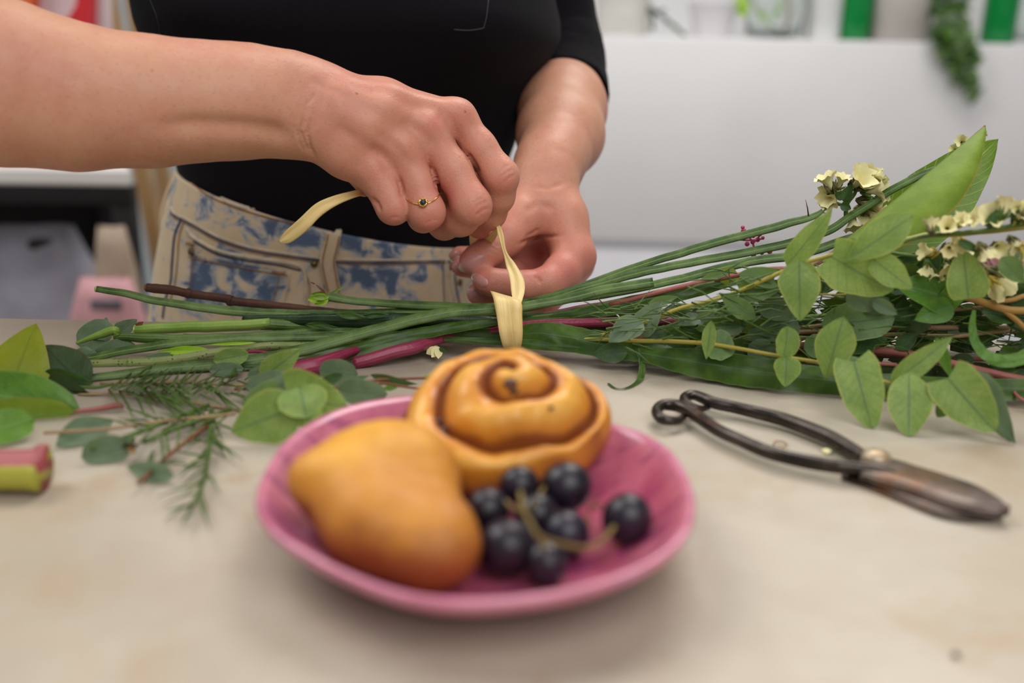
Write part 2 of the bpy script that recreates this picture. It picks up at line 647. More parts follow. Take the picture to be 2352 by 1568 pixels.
for px, w, lab in ((1959, 66, 'green glass bottle in the middle of the cabinet beside the beige jar'), (2290, 68, 'green glass bottle at the right beside the trailing plant')):
    r = wpx(w) / 2
    c = shelf_pt(px)
    t = thing('glass_bottle', lab, 'bottle', c, 'green bottles on the cabinet')
    v, f, _ = lathe([(r * .9, 0.0), (r, 0.006), (r * 1.02, 0.10), (r * 1.04, 0.19), (r * .8, 0.225), (r * .38, 0.25), (r * .33, 0.30), (r * .4, 0.302), (r * .4, 0.315), (r * .3, 0.316)], c, 28)
    obj('body', v, f, G_green, t)
    v, f, _ = lathe([(r * .34, 0.300), (r * .43, 0.302), (r * .43, 0.313), (r * .34, 0.3145)], c, 20)
    obj('lip', v, f, G_green, t)


def pot(px, w, h, col, name, lab, cat, rough=0.5, taper=0.8, rim=True, inner=None):
    r = wpx(w) / 2; c = shelf_pt(px)
    t = thing(name, lab, cat, c)
    v, f, _ = lathe([(r * taper * .9, 0), (r * taper, 0.004), (r * (taper + 1) / 2, h * .5), (r, h * .94), (r * 1.02, h), (r * .92, h), (r * .9, h * .9), (r * .6, h * .85)], c, 32)
    obj('body', v, f, plain(name + ' glaze', col, rough, 0.06, 8), t)
    if inner is not None:
        v, f, _ = lathe([(r * .90, h * .86), (r * .88, h * .95), (r * .5, h * 1.0), (0.001, h * 1.02)], c, 24)
        obj('soil', v, f, plain('dark soil', inner, 0.9, 0.4, 60), t)
    return t, c, r


pot(1428, 118, 0.105, (0.74, 0.72, 0.67), 'plant_pot', 'cream plant pot at the left end beside the dark sleeve', 'pot', 0.6, 0.9, inner=(0.05, 0.04, 0.03))
pot(1633, 104, 0.078, (0.78, 0.76, 0.78), 'ceramic_bowl', 'small white rounded bowl with dark filling', 'bowl', 0.4, 0.72, inner=(0.012, 0.011, 0.014))
pot(1888, 74, 0.26, (0.80, 0.81, 0.80), 'ceramic_cylinder_vase', 'tall white cylinder vase left of the first green bottle', 'vase', 0.35, 0.96)
pot(2065, 130, 0.19, (0.50, 0.46, 0.43), 'stoneware_jar', 'beige stoneware jar between the two green bottles', 'jar', 0.6, 0.95)
# clear vase with cuttings
for px, w, h, lab in ((1775, 130, 0.14, 'clear glass vase holding pale cuttings beside the white bowl'), (2352, 66, 0.20, 'clear glass jar at the right edge beside the green bottle')):
    r = wpx(w) / 2; c = shelf_pt(px)
    t = thing('glass_vase', lab, 'vase', c, 'clear glass on the cabinet')
    v, f, _ = lathe([(r * .8, 0), (r * .85, 0.004), (r, h * .5), (r * .9, h), (r * .86, h), (r * .95, h * .5), (r * .8, 0.012), (0.002, 0.010)], c, 28)
    obj('body', v, f, G_clear, t)
    v, f, _ = lathe([(r * .88, h * .985), (r * .92, h * .99), (r * .92, h * 1.01), (r * .87, h * 1.012)], c, 28)
    obj('rim', v, f, G_clear, t)
# ================================================================== leaves
def leafmesh(P0, P1, width, normal, shape='ovate', fold=0.15, bend=0.06, cup=0.0, wav=0.0, nu=8, nv=12, seed=0, lobe=0.0, tipcurl=0.0):
    P0 = Vector(tuple(P0)); P1 = Vector(tuple(P1))
    ax = P1 - P0; L = ax.length; ax.normalize()
    nn = Vector(tuple(normal)); nn = (nn - ax * nn.dot(ax)).normalized()
    s = ax.cross(nn).normalized()
    V = []; UV = []; Fc = []
    for j in range(nv + 1):
        v = j / nv
        if shape == 'round':
            w = max(0.0, 1 - (2 * v - 1) ** 2) ** 0.5
        elif shape == 'heart':
            w = (max(0.0, math.sin(math.pi * min(1, (v * 0.93 + 0.07)) ** 0.62)) ** 0.62) if v < 1 else 0.0
        elif shape == 'lance':
            w = max(0.0, math.sin(math.pi * v ** 0.8)) ** 1.05
        elif shape == 'obov':
            w = max(0.0, math.sin(math.pi * v ** 1.25)) ** 0.8
        else:
            w = max(0.0, math.sin(math.pi * v ** 0.68)) ** 0.8
        for i in range(nu + 1):
            u = i / nu * 2 - 1
            au = abs(u)
            x = u * w * width / 2
            y = v * L
            if lobe: y -= lobe * L * au * (1 - v) ** 2
            z = au * w * width / 2 * math.sin(fold) * 1.0 + bend * L * math.sin(math.pi * v) - cup * (au * w) ** 2 * width + tipcurl * L * v ** 3
            if wav:
                z += wav * width * mnoise.noise(Vector((u * 1.3 + seed, v * 3.1, seed * 1.7)))
                x *= 1 + 0.10 * mnoise.noise(Vector((seed * 3.3, v * 4.5, 1.0 if u > 0 else 5.0)))
            V.append(P0 + ax * y + s * x * math.cos(fold) + nn * z)
            UV.append(((u + 1) / 2, v))
    for j in range(nv):
        for i in range(nu):
            a = j * (nu + 1) + i
            Fc.append((a, a + 1, a + nu + 2, a + nu + 1))
    return V, Fc, UV


TOCAM = -(CAMR @ Vector((0, 0, -1)))


def face(ax, tilt_deg=0.0, p=None):
    """a normal turned to the photographer's side, then turned about the leaf's axis"""
    d = (CAMP - Vector(tuple(p))).normalized() if p is not None else TOCAM
    ax = Vector(tuple(ax)).normalized()
    d = (d - ax * d.dot(ax)).normalized()
    return Matrix.Rotation(rad(tilt_deg), 3, ax) @ d


ML_euc = m_leaf('eucalyptus leaf yellow green', (0.19, 0.30, 0.06), (0.30, 0.41, 0.10), (0.46, 0.49, 0.10), (0.085, 0.17, 0.08), 8, 0.42, 0.5)
ML_euc2 = m_leaf('eucalyptus leaf blue green', (0.10, 0.19, 0.055), (0.18, 0.29, 0.10), (0.27, 0.38, 0.12), (0.08, 0.16, 0.09), 8, 0.22, 0.5)
ML_grey = m_leaf('eucalyptus leaf grey green', (0.10, 0.155, 0.085), (0.155, 0.22, 0.125), (0.22, 0.27, 0.10), (0.09, 0.14, 0.10), 8, 0.15, 0.55, trans=0.1)
ML_dark = m_leaf('dark green leaf', (0.018, 0.052, 0.012), (0.045, 0.11, 0.02), (0.07, 0.14, 0.03), (0.06, 0.13, 0.045), 9, 0.3, 0.4, trans=0.1)
ML_olive = m_leaf('purple green leaf', (0.035, 0.06, 0.02), (0.05, 0.10, 0.035), (0.08, 0.06, 0.03), (0.03, 0.05, 0.02), 9, 0.4, 0.4, trans=0.08)
ML_mid = m_leaf('mid green leaf', (0.06, 0.175, 0.012), (0.12, 0.27, 0.022), (0.17, 0.32, 0.05), (0.16, 0.33, 0.07), 9, 0.35, 0.38)
ML_big = m_leaf('broad leaf green', (0.155, 0.245, 0.010), (0.225, 0.32, 0.03), (0.48, 0.24, 0.07), (0.12, 0.24, 0.03), 9, 0.18, 0.58, mw=0.035, trans=0.22)
ML_big2 = m_leaf('broad leaf green with pale veins', (0.085, 0.19, 0.008), (0.13, 0.25, 0.015), (0.15, 0.26, 0.03), (0.33, 0.48, 0.10), 13, 0.75, 0.36, mw=0.02, trans=0.3)
ML_yel = m_leaf('broad leaf yellow green', (0.27, 0.33, 0.012), (0.33, 0.38, 0.02), (0.50, 0.30, 0.05), (0.20, 0.26, 0.02), 9, 0.2, 0.36, mw=0.03, trans=0.3)
ML_strap = m_leaf('strap leaf', (0.026, 0.070, 0.006), (0.070, 0.140, 0.014), (0.11, 0.19, 0.04), (0.11, 0.21, 0.08), 2, 0.0, 0.36, trans=0.12)
ML_lime = plain('lime leaf', (0.28, 0.48, 0.02), 0.5, 0.2, 30)
MS_green = m_stem('green stem', (0.034, 0.080, 0.006), (0.16, 0.26, 0.05), 0.6)
MS_wing = m_stem('winged green stem', (0.028, 0.072, 0.007), (0.20, 0.31, 0.08), 0.75, ridge=5.0)
MS_light = m_stem('light green stem', (0.15, 0.28, 0.03), (0.32, 0.42, 0.09), 0.4)
MS_bark = m_stem('brown bark', (0.055, 0.020, 0.012), (0.13, 0.055, 0.03), 0.3, 0.75, ridge=5)
MS_mott = m_stem('speckled pale stem', (0.17, 0.24, 0.05), (0.34, 0.36, 0.16), 0.5, 0.5, spots=(0.035, 0.03, 0.012))
MS_mag = m_stem('magenta stem', (0.24, 0.018, 0.055), (0.36, 0.06, 0.12), 0.4, 0.35)
MS_pink = m_stem('pink brown stem', (0.30, 0.085, 0.07), (0.44, 0.17, 0.13), 0.4, 0.5)
MS_tan = m_stem('tan dry stem', (0.33, 0.20, 0.10), (0.48, 0.33, 0.18), 0.4, 0.6)
MS_yell = m_stem('yellow stem', (0.36, 0.30, 0.035), (0.48, 0.42, 0.09), 0.4, 0.5)
MS_oran = m_stem('orange brown stem', (0.33, 0.17, 0.03), (0.42, 0.25, 0.06), 0.4, 0.5)
MS_brn = m_stem('thin red brown stem', (0.17, 0.05, 0.02), (0.28, 0.12, 0.05), 0.3, 0.5)
MS_dark = m_stem('dark wet stem', (0.012, 0.030, 0.010), (0.05, 0.09, 0.04), 0.4, 0.35)

# ------------------------------------------------------------------ plants on the cabinet
# trailing plant hanging over the cabinet front
c = shelf_pt(2180)
t = thing('trailing_plant', 'green trailing plant hanging down over the cabinet front between the green bottles', 'plant', c)
trails = [[(2150, -60), (2160, 30), (2175, 90), (2190, 130), (2200, 165), (2215, 195)],
          [(2220, -60), (2200, 20), (2205, 80), (2225, 110), (2240, 140)],
          [(2190, -80), (2180, 10), (2160, 70), (2165, 110), (2195, 145), (2225, 170), (2240, 215)]]
for ti, tr in enumerate(trails):
    P = [tuple(Q(x, y, (CY - 0.025) if y > 60 else CY + 0.04)) for x, y in tr]
    pts = crom(P, 8)
    v, f, uv = sweep(pts, [0.0022] * len(pts), 6)
    obj('stem', v, f, MS_green, t, uv=uv)
    for i, p in enumerate(pts[2:]):
        for k in range(2):
            d = Vector((R.uniform(-1, 1), R.uniform(-.7, .1), R.uniform(-1, .6))).normalized()
            L = R.uniform(0.026, 0.042) * (1.0 - 0.45 * i / len(pts))
            v, f, uv = leafmesh(Vector(tuple(p)), Vector(tuple(p)) + d * L, L * .75, (R.uniform(-.5, .5), -1, R.uniform(0, .8)), 'ovate', 0.2, 0.1, nu=4, nv=5)
            obj('leaf', v, f, R.choice([ML_mid, ML_euc2, ML_dark, ML_grey]), t, uv=uv)
# dark dry twig in the cream pot
c = shelf_pt(1440) + Vector((0, 0, 0.09))
t = thing('dry_twig', 'thin dark dry branch leaning out of the cream pot', 'twig', c)
for P in ([(1385, 5, 0), (1440, 8, 0), (1490, 18, -0.03), (1530, 45, -.05), (1560, 72, -.05)], [(1490, 18, -.03), (1500, 45, -.05), (1497, 68, -.04)], [(1440, 8, 0), (1470, -10, 0), (1520, -30, 0)]):
    pts = crom([tuple(Q(a, b, SY + d)) for a, b, d in P], 6)
    v, f, uv = sweep(pts, [0.004] * len(pts), 6)
    obj('branch', v, f, MS_dark, t, uv=uv)
    for p in pts[::3]:
        v, f, uv = leafmesh(p, Vector(tuple(p)) + Vector((R.uniform(-.02, .02), -.005, R.uniform(-.02, .02))), 0.010, (0, -1, .3), nu=4, nv=4)
        obj('leaf', v, f, ML_olive, t, uv=uv)
# lime cutting in the clear vase
c = shelf_pt(1720) + Vector((0, 0, 0.02))
t = thing('lime_cutting', 'lime green cutting standing in the clear glass vase', 'plant', c)
P = crom([tuple(Q(1790, 80, SY)), tuple(Q(1755, 50, SY)), tuple(Q(1730, 10, SY)), tuple(Q(1715, -20, SY))], 6)
v, f, uv = sweep(P, [0.003] * len(P), 6); obj('stem', v, f, MS_light, t, uv=uv)
for (x0, y0, x1, y1, w) in ((1690, -10, 1712, 42, 36), (1720, -20, 1780, -40, 40), (1740, 20, 1765, 60, 14), (1775, 50, 1800, -10, 10)):
    a, b = Q(x0, y0, SY - .02), Q(x1, y1, SY - .03)
    v, f, uv = leafmesh(a, b, wpx(w), face(b - a), nu=4, nv=6); obj('leaf', v, f, ML_lime, t, uv=uv)
P = crom([tuple(Q(1800, 84, SY)), tuple(Q(1812, 40, SY)), tuple(Q(1806, -20, SY))], 6)
v, f, uv = sweep(P, [0.004] * len(P), 6); obj('stem', v, f, MS_tan, t, uv=uv)

# ------------------------------------------------------------------ left background
TY = 1.62
za = Q(150, 425, TY).z
xR = Q(303, 425, TY).x
st = thing('side_table', 'white topped side table with a dark frame behind the forearm', 'table', (xR, TY, FLOOR_Z))
v = []
for zz in (za, za + 0.004, za + 0.024, za + 0.028):
    e = 0.003 if zz in (za, za + 0.028) else 0.0
    v += [(xR - 1.0 + e, TY + e, zz), (xR - e, TY + e, zz), (xR - 0.118 - e, TY + 0.29 - e, zz), (xR - 1.0 + e, TY + 0.29 - e, zz)]
f = [(3, 2, 1, 0), (12, 13, 14, 15)] + [(4 * l + k, 4 * l + (k + 1) % 4, 4 * l + 4 + (k + 1) % 4, 4 * l + 4 + k) for l in range(3) for k in range(4)]
obj('tabletop', v, f, plain('white board', (0.80, 0.76, 0.72), 0.5, 0.04, 4), st, smooth=False)
v, f, _ = boxm(xR - 0.99, xR - 0.003, TY + 0.004, TY + 0.024, za - 0.032, za - 0.0005, 0.002)
obj('apron', v, f, M_dark, st)
for lx, ly in ((xR - 0.034, TY + 0.006), (xR - 0.152, TY + 0.25), (xR - 0.99, TY + 0.006), (xR - 0.99, TY + 0.26)):
    v, f, _ = boxm(lx, lx + 0.03, ly, ly + 0.03, FLOOR_Z, za - 0.0005, 0.002)
    obj('leg', v, f, M_dark, st)
v, f, _ = boxm(xR - 0.96, xR - 0.155, TY + 0.27, TY + 0.285, za - 0.5, za - 0.032, 0.002)
obj('dark_backdrop', v, f, plain('black backdrop', (0.012, 0.01, 0.01), 0.8), st)  # added black sheet standing in for the dark interior under the table
v, f, _ = boxm(xR - 0.96, xR - 0.155, TY + 0.03, TY + 0.268, za - 0.60, za - 0.58, 0.002)
obj('shelf', v, f, M_dark, st)
st.rotation_euler = (0, 0, rad(3))
shz = za - 0.58


def bag(px0, px1, pytop, zb, Y, dep, col, name, lab, cat, rough=0.7, k=0.3, seed=0, trans=0.0):
    a = Q(px0, pytop, Y); b = Q(px1, pytop, Y)
    x0, x1, zt = a.x, b.x, a.z
    rings = []
    nr = 14
    for j in range(nr + 1):
        tt = j / nr
        z = zb + (zt - zb) * tt
        w = (1 - 0.5 * tt ** 5); dd = (1 - 0.75 * tt ** 2.2)
        ring = []
        for i in range(36):
            an = 2 * math.pi * i / 36
            ca, sa = math.cos(an), math.sin(an)
            ex = abs(ca) ** .55 * (1 if ca > 0 else -1); ey = abs(sa) ** .55 * (1 if sa > 0 else -1)
            nn = mnoise.noise(Vector((ca * 2 + seed, sa * 2, tt * 4))) * k * 0.10 + mnoise.noise(Vector((ca * 6 + seed, sa * 6, tt * 9))) * k * 0.05
            ring.append(((x0 + x1) / 2 + ex * (x1 - x0) / 2 * w * (1 + nn), Y + dep / 2 + ey * dep / 2 * dd * (1 + nn), z + nn * 0.10 * tt))
        rings.append(ring)
    v, f, uv = loft(rings)
    t = thing(name, lab, cat, ((x0 + x1) / 2, Y + dep / 2, zb))
    obj('body', v, f, plain(name + ' skin', col, rough, 0.18, 9, 0.2), t)
    return t


t = bag(-150, 205, 535, shz, TY + 0.03, 0.16, (0.38, 0.37, 0.43), 'plastic_bag', 'crumpled grey lilac plastic bag under the side table', 'bag', 0.45, 1.0, 1)
p = Q(60, 565, TY + 0.02)
v, f, uv = leafmesh(p, p + Vector((0.05, -0.004, 0.012)), 0.02, (0, -1, 0.2), nu=4, nv=5)
obj('hand_hole', v, f, M_dark, t, uv=uv)
t = bag(178, 296, 530, shz, TY - 0.06, 0.07, (0.42, 0.32, 0.235), 'paper_bag', 'crumpled brown paper bag behind the pink bag', 'bag', 0.8, 1.2, 4)
t = bag(105, 330, 650, shz - 0.0, TY - 0.16, 0.075, (0.62, 0.32, 0.34), 'gift_bag', 'pink bag with a grey label low beside the dark table leg', 'bag', 0.6, 0.5, 8)
a, b = Q(205, 690, TY - .17), Q(275, 715, TY - .17)
v, f, _ = boxm(a.x, b.x, TY - 0.168, TY - 0.158, b.z, a.z, 0.001)
obj('label_patch', v, f, plain('grey label', (0.14, 0.11, 0.13), 0.6, 0.3, 60), t)

# leaning wooden easel leg
P = [tuple(Q(205, -400, 2.18)), tuple(Q(248, 0, 2.14)), tuple(Q(326, 420, 2.08)), tuple(Q(376, 640, 2.05))]
foot = Vector(P[3]) + (Vector(P[3]) - Vector(P[2])).normalized() * 0.0
dirv = (Vector(P[3]) - Vector(P[1])).normalized()
foot = Vector(P[3]) + dirv * ((FLOOR_Z + 0.004 - P[3][2]) / dirv.z)
top = Vector(P[1]) - dirv * 0.45
s = dirv.cross(Vector((0, 1, 0))).normalized(); q = s.cross(dirv)
V = []
for p in (foot, top):
    for a, b in ((-1, -1), (1, -1), (1, 1), (-1, 1)):
        V.append(p + s * a * 0.016 + q * b * 0.011)
M_wood = NT('pine wood')
w_ = M_wood.n('ShaderNodeTexWave'); M_wood.s(w_, 'Scale', 14.0); M_wood.s(w_, 'Distortion', 6.0)
M_wood.s(w_, 'Vector', M_wood.mapv(M_wood.co(), (1, 1, 0.15)))
M_wood.out(M_wood.mix(w_.outputs['Fac'], (0.34, 0.19, 0.075), (0.44, 0.27, 0.12)), 0.5)
M_wood = M_wood.m
el = thing('wooden_easel', 'slanted pine easel leg leaning behind the side table', 'easel', foot)
obj('leg', V, [(0, 1, 2, 3), (7, 6, 5, 4), (0, 4, 5, 1), (1, 5, 6, 2), (2, 6, 7, 3), (3, 7, 4, 0)], M_wood, el, smooth=False)
V2 = [Vector(p) + Vector((0.035, 0.09, 0)) for p in V]
V2[0:4] = [p + Vector((-0.14, 0.25, 0)) for p in V2[0:4]]
obj('rear_leg', V2, [(0, 1, 2, 3), (7, 6, 5, 4), (0, 4, 5, 1), (1, 5, 6, 2), (2, 6, 7, 3), (3, 7, 4, 0)], M_wood, el, smooth=False)

# paper carrier with orange, blush and red panels standing on the side table
za2 = za + 0.028
CYb = TY + 0.16
t = thing('printed_bag', 'orange, blush and red paper bag on the side table behind the forearm', 'bag', (Q(130, 60, CYb).x, CYb, za2))


def slab(pxs, col, nm, y0):
    V = []
    for dy in (0, 0.03):
        for (x, y) in pxs:
            p = Q(x, y, CYb)
            z = max(p.z, za2 + 0.0005)
            V.append((p.x, CYb + y0 + dy, z))
    n = len(pxs)
    Fc = [tuple(range(n)), tuple(range(2 * n - 1, n - 1, -1))] + [(i, (i + 1) % n, n + (i + 1) % n, n + i) for i in range(n)]
    obj(nm, V, Fc, plain(nm + ' paper', col, 0.6, 0.06, 10), t, smooth=False)


slab([(-40, -240), (-40, 420), (30, 420), (78, -30), (95, -240)], (0.72, 0.13, 0.03), 'orange_panel', 0)
slab([(60, -240), (30, 420), (150, 420), (232, 420), (222, -240)], (0.72, 0.58, 0.60), 'blush_panel', 0.032)
slab([(176, -240), (180, 10), (152, 55), (160, 420), (214, 420), (213, -240)], (0.55, 0.012, 0.02), 'red_panel', -0.008)
# ================================================================== the person
SKIN = m_skin()
person = thing('person', 'person in a black top and bleached jeans tying raffia round the stems', 'person', (-0.12, 0.83, FLOOR_Z))


def cone_list(S, pts, k, mode='add'):
    for a, b in zip(pts[:-1], pts[1:]):
        pa, pb = Q(*a[:3]), Q(*b[:3])
        S.cone(pa, pb, rpx(pa, a[3]), rpx(pb, b[3]), k, mode)


def bounds(pl, pad):
    A = np.array([tuple(Q(*p[:3])) for p in pl]); r = max(rpx(Q(*p[:3]), p[3]) for p in pl)
    return A.min(0) - pad, A.max(0) + pad


HV = 0.00105
# ---- her right hand and forearm (left in the picture), back of the hand to the camera
elb = (-190, 150, 0.545)
lo = np.array([-0.43, 0.43, 0.005]); hi = np.array([0.035, 0.70, 0.26])
A = SDF(lo, hi, HV)
cone_list(A, [(-330, 95, .520, 205), (-190, 150, .528, 198), (0, 190, .540, 180), (172, 224, .552, 157), (344, 234, .562, 139), (482, 233, .570, 124), (575, 233, .576, 112), (655, 238, .582, 98)], 0.012)
cone_list(A, [(560, 222, .582, 95), (672, 208, .588, 72), (740, 215, .592, 62)], 0.012)
cone_list(A, [(560, 248, .580, 95), (680, 278, .583, 72), (745, 300, .585, 62)], 0.012)
cone_list(A, [(590, 168, .578, 42), (640, 175, .576, 40)], 0.010)                      # wrist bone
# back of the hand
for c in ([(730, 208, .590, 56), (880, 234, .600, 48), (1050, 272, .614, 37)],
          [(730, 235, .584, 56), (860, 268, .590, 48), (985, 303, .600, 37)],
          [(730, 262, .581, 56), (830, 300, .584, 50), (930, 348, .590, 38)],
          [(730, 295, .583, 58), (800, 350, .585, 56), (862, 394, .588, 42)],
          [(790, 250, .600, 56), (950, 310, .612, 46)],
          [(760, 310, .600, 56), (860, 400, .604, 46), (900, 420, .606, 40)]):
    cone_list(A, c, 0.009)
# tendons running to the knuckles
for c in ([(800, 200, .582, 12), (900, 222, .588, 12), (1030, 254, .602, 14)],
          [(780, 222, .5745, 12), (880, 252, .579, 12), (965, 288, .588, 14)],
          [(780, 258, .5715, 12), (850, 294, .575, 12), (915, 333, .580, 14)]):
    cone_list(A, c, 0.010)
# thumb side, behind the curled fingers
cone_list(A, [(800, 250, .606, 50), (900, 330, .632, 42), (1000, 430, .640, 33), (1085, 500, .634, 29), (1105, 522, .632, 24)], 0.006)
cone_list(A, [(1020, 320, .628, 46), (1070, 400, .624, 40), (1085, 450, .622, 34)], 0.006)
cone_list(A, [(880, 380, .612, 44), (930, 420, .618, 36)], 0.006)
# knuckles
for (x, y, Y, r) in ((1048, 266, .606, 32), (982, 298, .5925, 33), (926, 345, .5825, 31), (860, 394, .580, 33)):
    p = Q(x, y, Y); A.cone(p, p, rpx(p, r), rpx(p, r), 0.008)
FG = A.new()
fingers = [
    [(1052, 272, .612, 38), (1100, 338, .606, 38), (1150, 405, .600, 40), (1144, 450, .606, 36), (1126, 490, .615, 34), (1098, 516, .624, 29)],
    [(985, 303, .599, 40), (1040, 392, .591, 41), (1084, 472, .583, 43), (1058, 502, .592, 38), (1020, 514, .606, 34), (985, 495, .622, 27)],
    [(930, 350, .589, 39), (958, 425, .582, 39), (980, 486, .575, 40), (972, 498, .590, 33), (955, 480, .612, 30), (945, 455, .622, 26)],
    [(864, 398, .585, 39), (888, 440, .580, 38), (904, 476, .577, 37), (905, 474, .592, 33), (900, 450, .612, 28)],
]
for fi in fingers:
    S = A.new()
    cone_list(S, fi, 0.005)
    FG.merge(S, 0.0016)
A.merge(FG, 0.0075)
# creases at the wrist and hollows between tendons
for c in ([(742, 262, .548, 5), (758, 300, .556, 5)],):
    cone_list(A, c, 0.004, 'sub')
VA, FA = A.mesh()
del A, FG

# ---- her left hand and forearm (right in the picture)
lo = np.array([-0.055, 0.585, 0.0]); hi = np.array([0.105, 0.95, 0.225])
B = SDF(lo, hi, HV)
cone_list(B, [(1284, 110, .90, 92), (1291, 185, .855, 93), (1292, 250, .80, 97), (1287, 310, .755, 96), (1270, 360, .715, 76), (1262, 400, .692, 58)], 0.010)
cone_list(B, [(1262, 380, .700, 60), (1264, 420, .690, 52), (1292, 500, .672, 52), (1318, 588, .655, 50)], 0.010)
cone_list(B, [(1240, 380, .700, 56), (1222, 440, .688, 52), (1195, 500, .664, 46), (1162, 545, .648, 38)], 0.010)
cone_list(B, [(1240, 420, .690, 56), (1250, 470, .678, 52), (1275, 500, .676, 44)], 0.010)
cone_list(B, [(1262, 430, .715, 60), (1285, 520, .712, 58), (1310, 600, .700, 52)], 0.010)
cone_list(B, [(1250, 520, .715, 50), (1215, 565, .712, 44), (1205, 605, .70, 38)], 0.008)
th = B.new()
cone_list(th, [(1190, 505, .662, 42), (1165, 545, .648, 38), (1128, 573, .638, 35), (1098, 594, .632, 33), (1082, 603, .629, 28)], 0.004)
B.merge(th, 0.006)
FB = B.new()
for fi in ([(1318, 592, .655, 46), (1290, 625, .640, 41), (1258, 650, .630, 37), (1205, 655, .625, 32), (1160, 652, .622, 31), (1130, 648, .620, 30), (1112, 645, .620, 27)],
           [(1322, 605, .690, 44), (1290, 655, .672, 38), (1250, 690, .656, 34), (1190, 690, .648, 29), (1140, 686, .642, 28), (1098, 674, .638, 26)],
           [(1300, 590, .712, 40), (1240, 645, .695, 33), (1180, 628, .680, 29), (1120, 618, .668, 26), (1062, 612, .656, 24)],
           [(1290, 560, .725, 36), (1215, 605, .705, 29), (1150, 592, .690, 26), (1110, 588, .683, 23), (1056, 586, .672, 21)]):
    S = B.new()
    cone_list(S, fi, 0.004)
    FB.merge(S, 0.0012)
B.merge(FB, 0.0055)
VB, FBc = B.mesh()
del B, FB, th

# ---- upper arms, shoulders, neck (under and above the top)
lo = np.array([-0.52, 0.44, -0.05]); hi = np.array([0.30, 1.02, 0.66])
U = SDF(lo, hi, 0.005)
sR = Vector((-0.345, 0.86, 0.43)); sL = Q(1200, -520, .88); nk = Vector((-0.115, 0.86, 0.50))
eR = Q(*(-360, 85, .515)); eL = Q(1282, 90, .885)
mR = Vector((-0.40, 0.66, 0.25))
U.cone(eR, mR, rpx(eR, 195), 0.050, 0.02); U.cone(mR, sR, 0.050, 0.055, 0.03)
U.cone(eL, Q(1262, -60, .885), 0.032, 0.032, 0.02); U.cone(Q(1262, -60, .885), sL, 0.032, 0.034, 0.02)
U.cone(sR, nk, 0.055, 0.055, 0.04); U.cone(sL, nk, 0.055, 0.055, 0.04)
U.cone(nk, nk + Vector((0, -0.01, 0.12)), 0.052, 0.050, 0.03)
U.cone((-0.13, 0.85, 0.38), (-0.135, 0.84, 0.10), 0.085, 0.075, 0.05)
VU, FU = U.mesh()
del U


def sculpt(V, Fc, lines, pts=()):
    """creases (negative) and ridges (positive): move front surface vertices along their normals"""
    n = np.zeros_like(V)
    a, b, c, d = (V[Fc[:, i]] for i in range(4))
    fn = np.cross(c - a, d - b)
    for i in range(4): np.add.at(n, Fc[:, i], fn)
    n /= np.linalg.norm(n, axis=1)[:, None] + 1e-12
    P = proj(V)
    view = V - np.array([0, 0, CZ])
    front = (n * view).sum(1) < 0
    disp = np.zeros(len(V))
    for (pl, w, amt) in lines:
        pl = np.array(pl, dtype=float)
        best = np.full(len(V), 1e9); fade = np.ones(len(V))
        x0, y0 = pl.min(0) - 4 * w; x1, y1 = pl.max(0) + 4 * w
        sel = np.where(front & (P[:, 0] > x0) & (P[:, 0] < x1) & (P[:, 1] > y0) & (P[:, 1] < y1))[0]
        if len(sel) == 0: continue
        p = P[sel, :2]
        bb = np.full(len(sel), 1e9); tt = np.zeros(len(sel))
        m = len(pl) - 1
        for i in range(m):
            s = pl[i + 1] - pl[i]
            t = np.clip(((p - pl[i]) @ s) / (s @ s + 1e-9), 0, 1)
            dd = np.linalg.norm(p - pl[i] - t[:, None] * s, axis=1)
            u = dd < bb
            bb[u] = dd[u]; tt[u] = (i + t[u]) / m
        e = np.clip(np.minimum(tt, 1 - tt) * 5, 0.15, 1)
        disp[sel] += amt * 0.001 * np.exp(-(bb / w) ** 2) * e
    return V + n * (disp * 1.25)[:, None], n


def curve2(a, b, bow, n=6):
    a = np.array(a, float); b = np.array(b, float); d = b - a; q = np.array([-d[1], d[0]])
    return [tuple(a + d * t + q * bow * math.sin(math.pi * t)) for t in np.linspace(0, 1, n)]


linesA = [([(700, 262), (692, 300), (703, 335), (716, 358)], 3.0, -1.0), ([(716, 270), (706, 305), (714, 338), (726, 366)], 3.0, -1.3),
          ([(690, 300), (690, 330), (700, 352)], 3, -0.8),
          ([(730, 210), (705, 240), (700, 270)], 3.5, -0.4), ([(676, 250), (678, 290), (690, 325)], 3.5, -0.5),
          # flexor groove under the forearm
          ([(340, 292), (450, 285), (560, 290), (630, 300), (690, 330)], 24, -2.2),
          # knuckle valleys
          ([(1010, 345), (965, 300), (920, 268)], 16, -1.0), ([(950, 385), (905, 335), (860, 300)], 16, -1.0), ([(895, 410), (880, 365), (840, 330)], 14, -.8),
          ([(1070, 335), (1035, 285), (1000, 255)], 16, -.8),
          # pip wrinkles
          (curve2((1150, 410), (1182, 388), -.12), 2.5, -.55), (curve2((1156, 424), (1188, 400), -.12), 2.5, -.6), (curve2((1148, 396), (1172, 378), -.1), 2.5, -.4),
          (curve2((1088, 482), (1122, 462), -.12), 2.5, -.55), (curve2((1092, 498), (1126, 478), -.12), 2.5, -.65), (curve2((1084, 470), (1112, 455), -.1), 2.5, -.4),
          (curve2((976, 514), (1010, 506), -.12), 2.5, -.5), (curve2((980, 504), (1004, 498), -.1), 2.5, -.3),
          (curve2((890, 506), (922, 500), -.12), 2.5, -.4),
          ([(700, 180), (760, 205), (830, 235)], 10, -0.5), ([(925, 452), (922, 430), (914, 404)], 5, -1.8), ([(1006, 435), (1001, 410), (992, 385)], 5, -1.8), ([(1100, 400), (1088, 376), (1072, 350)], 5, -2.0), ([(852, 455), (866, 466), (874, 486)], 4, -1.5), ([(770, 285), (820, 320)], 14, -0.6)]
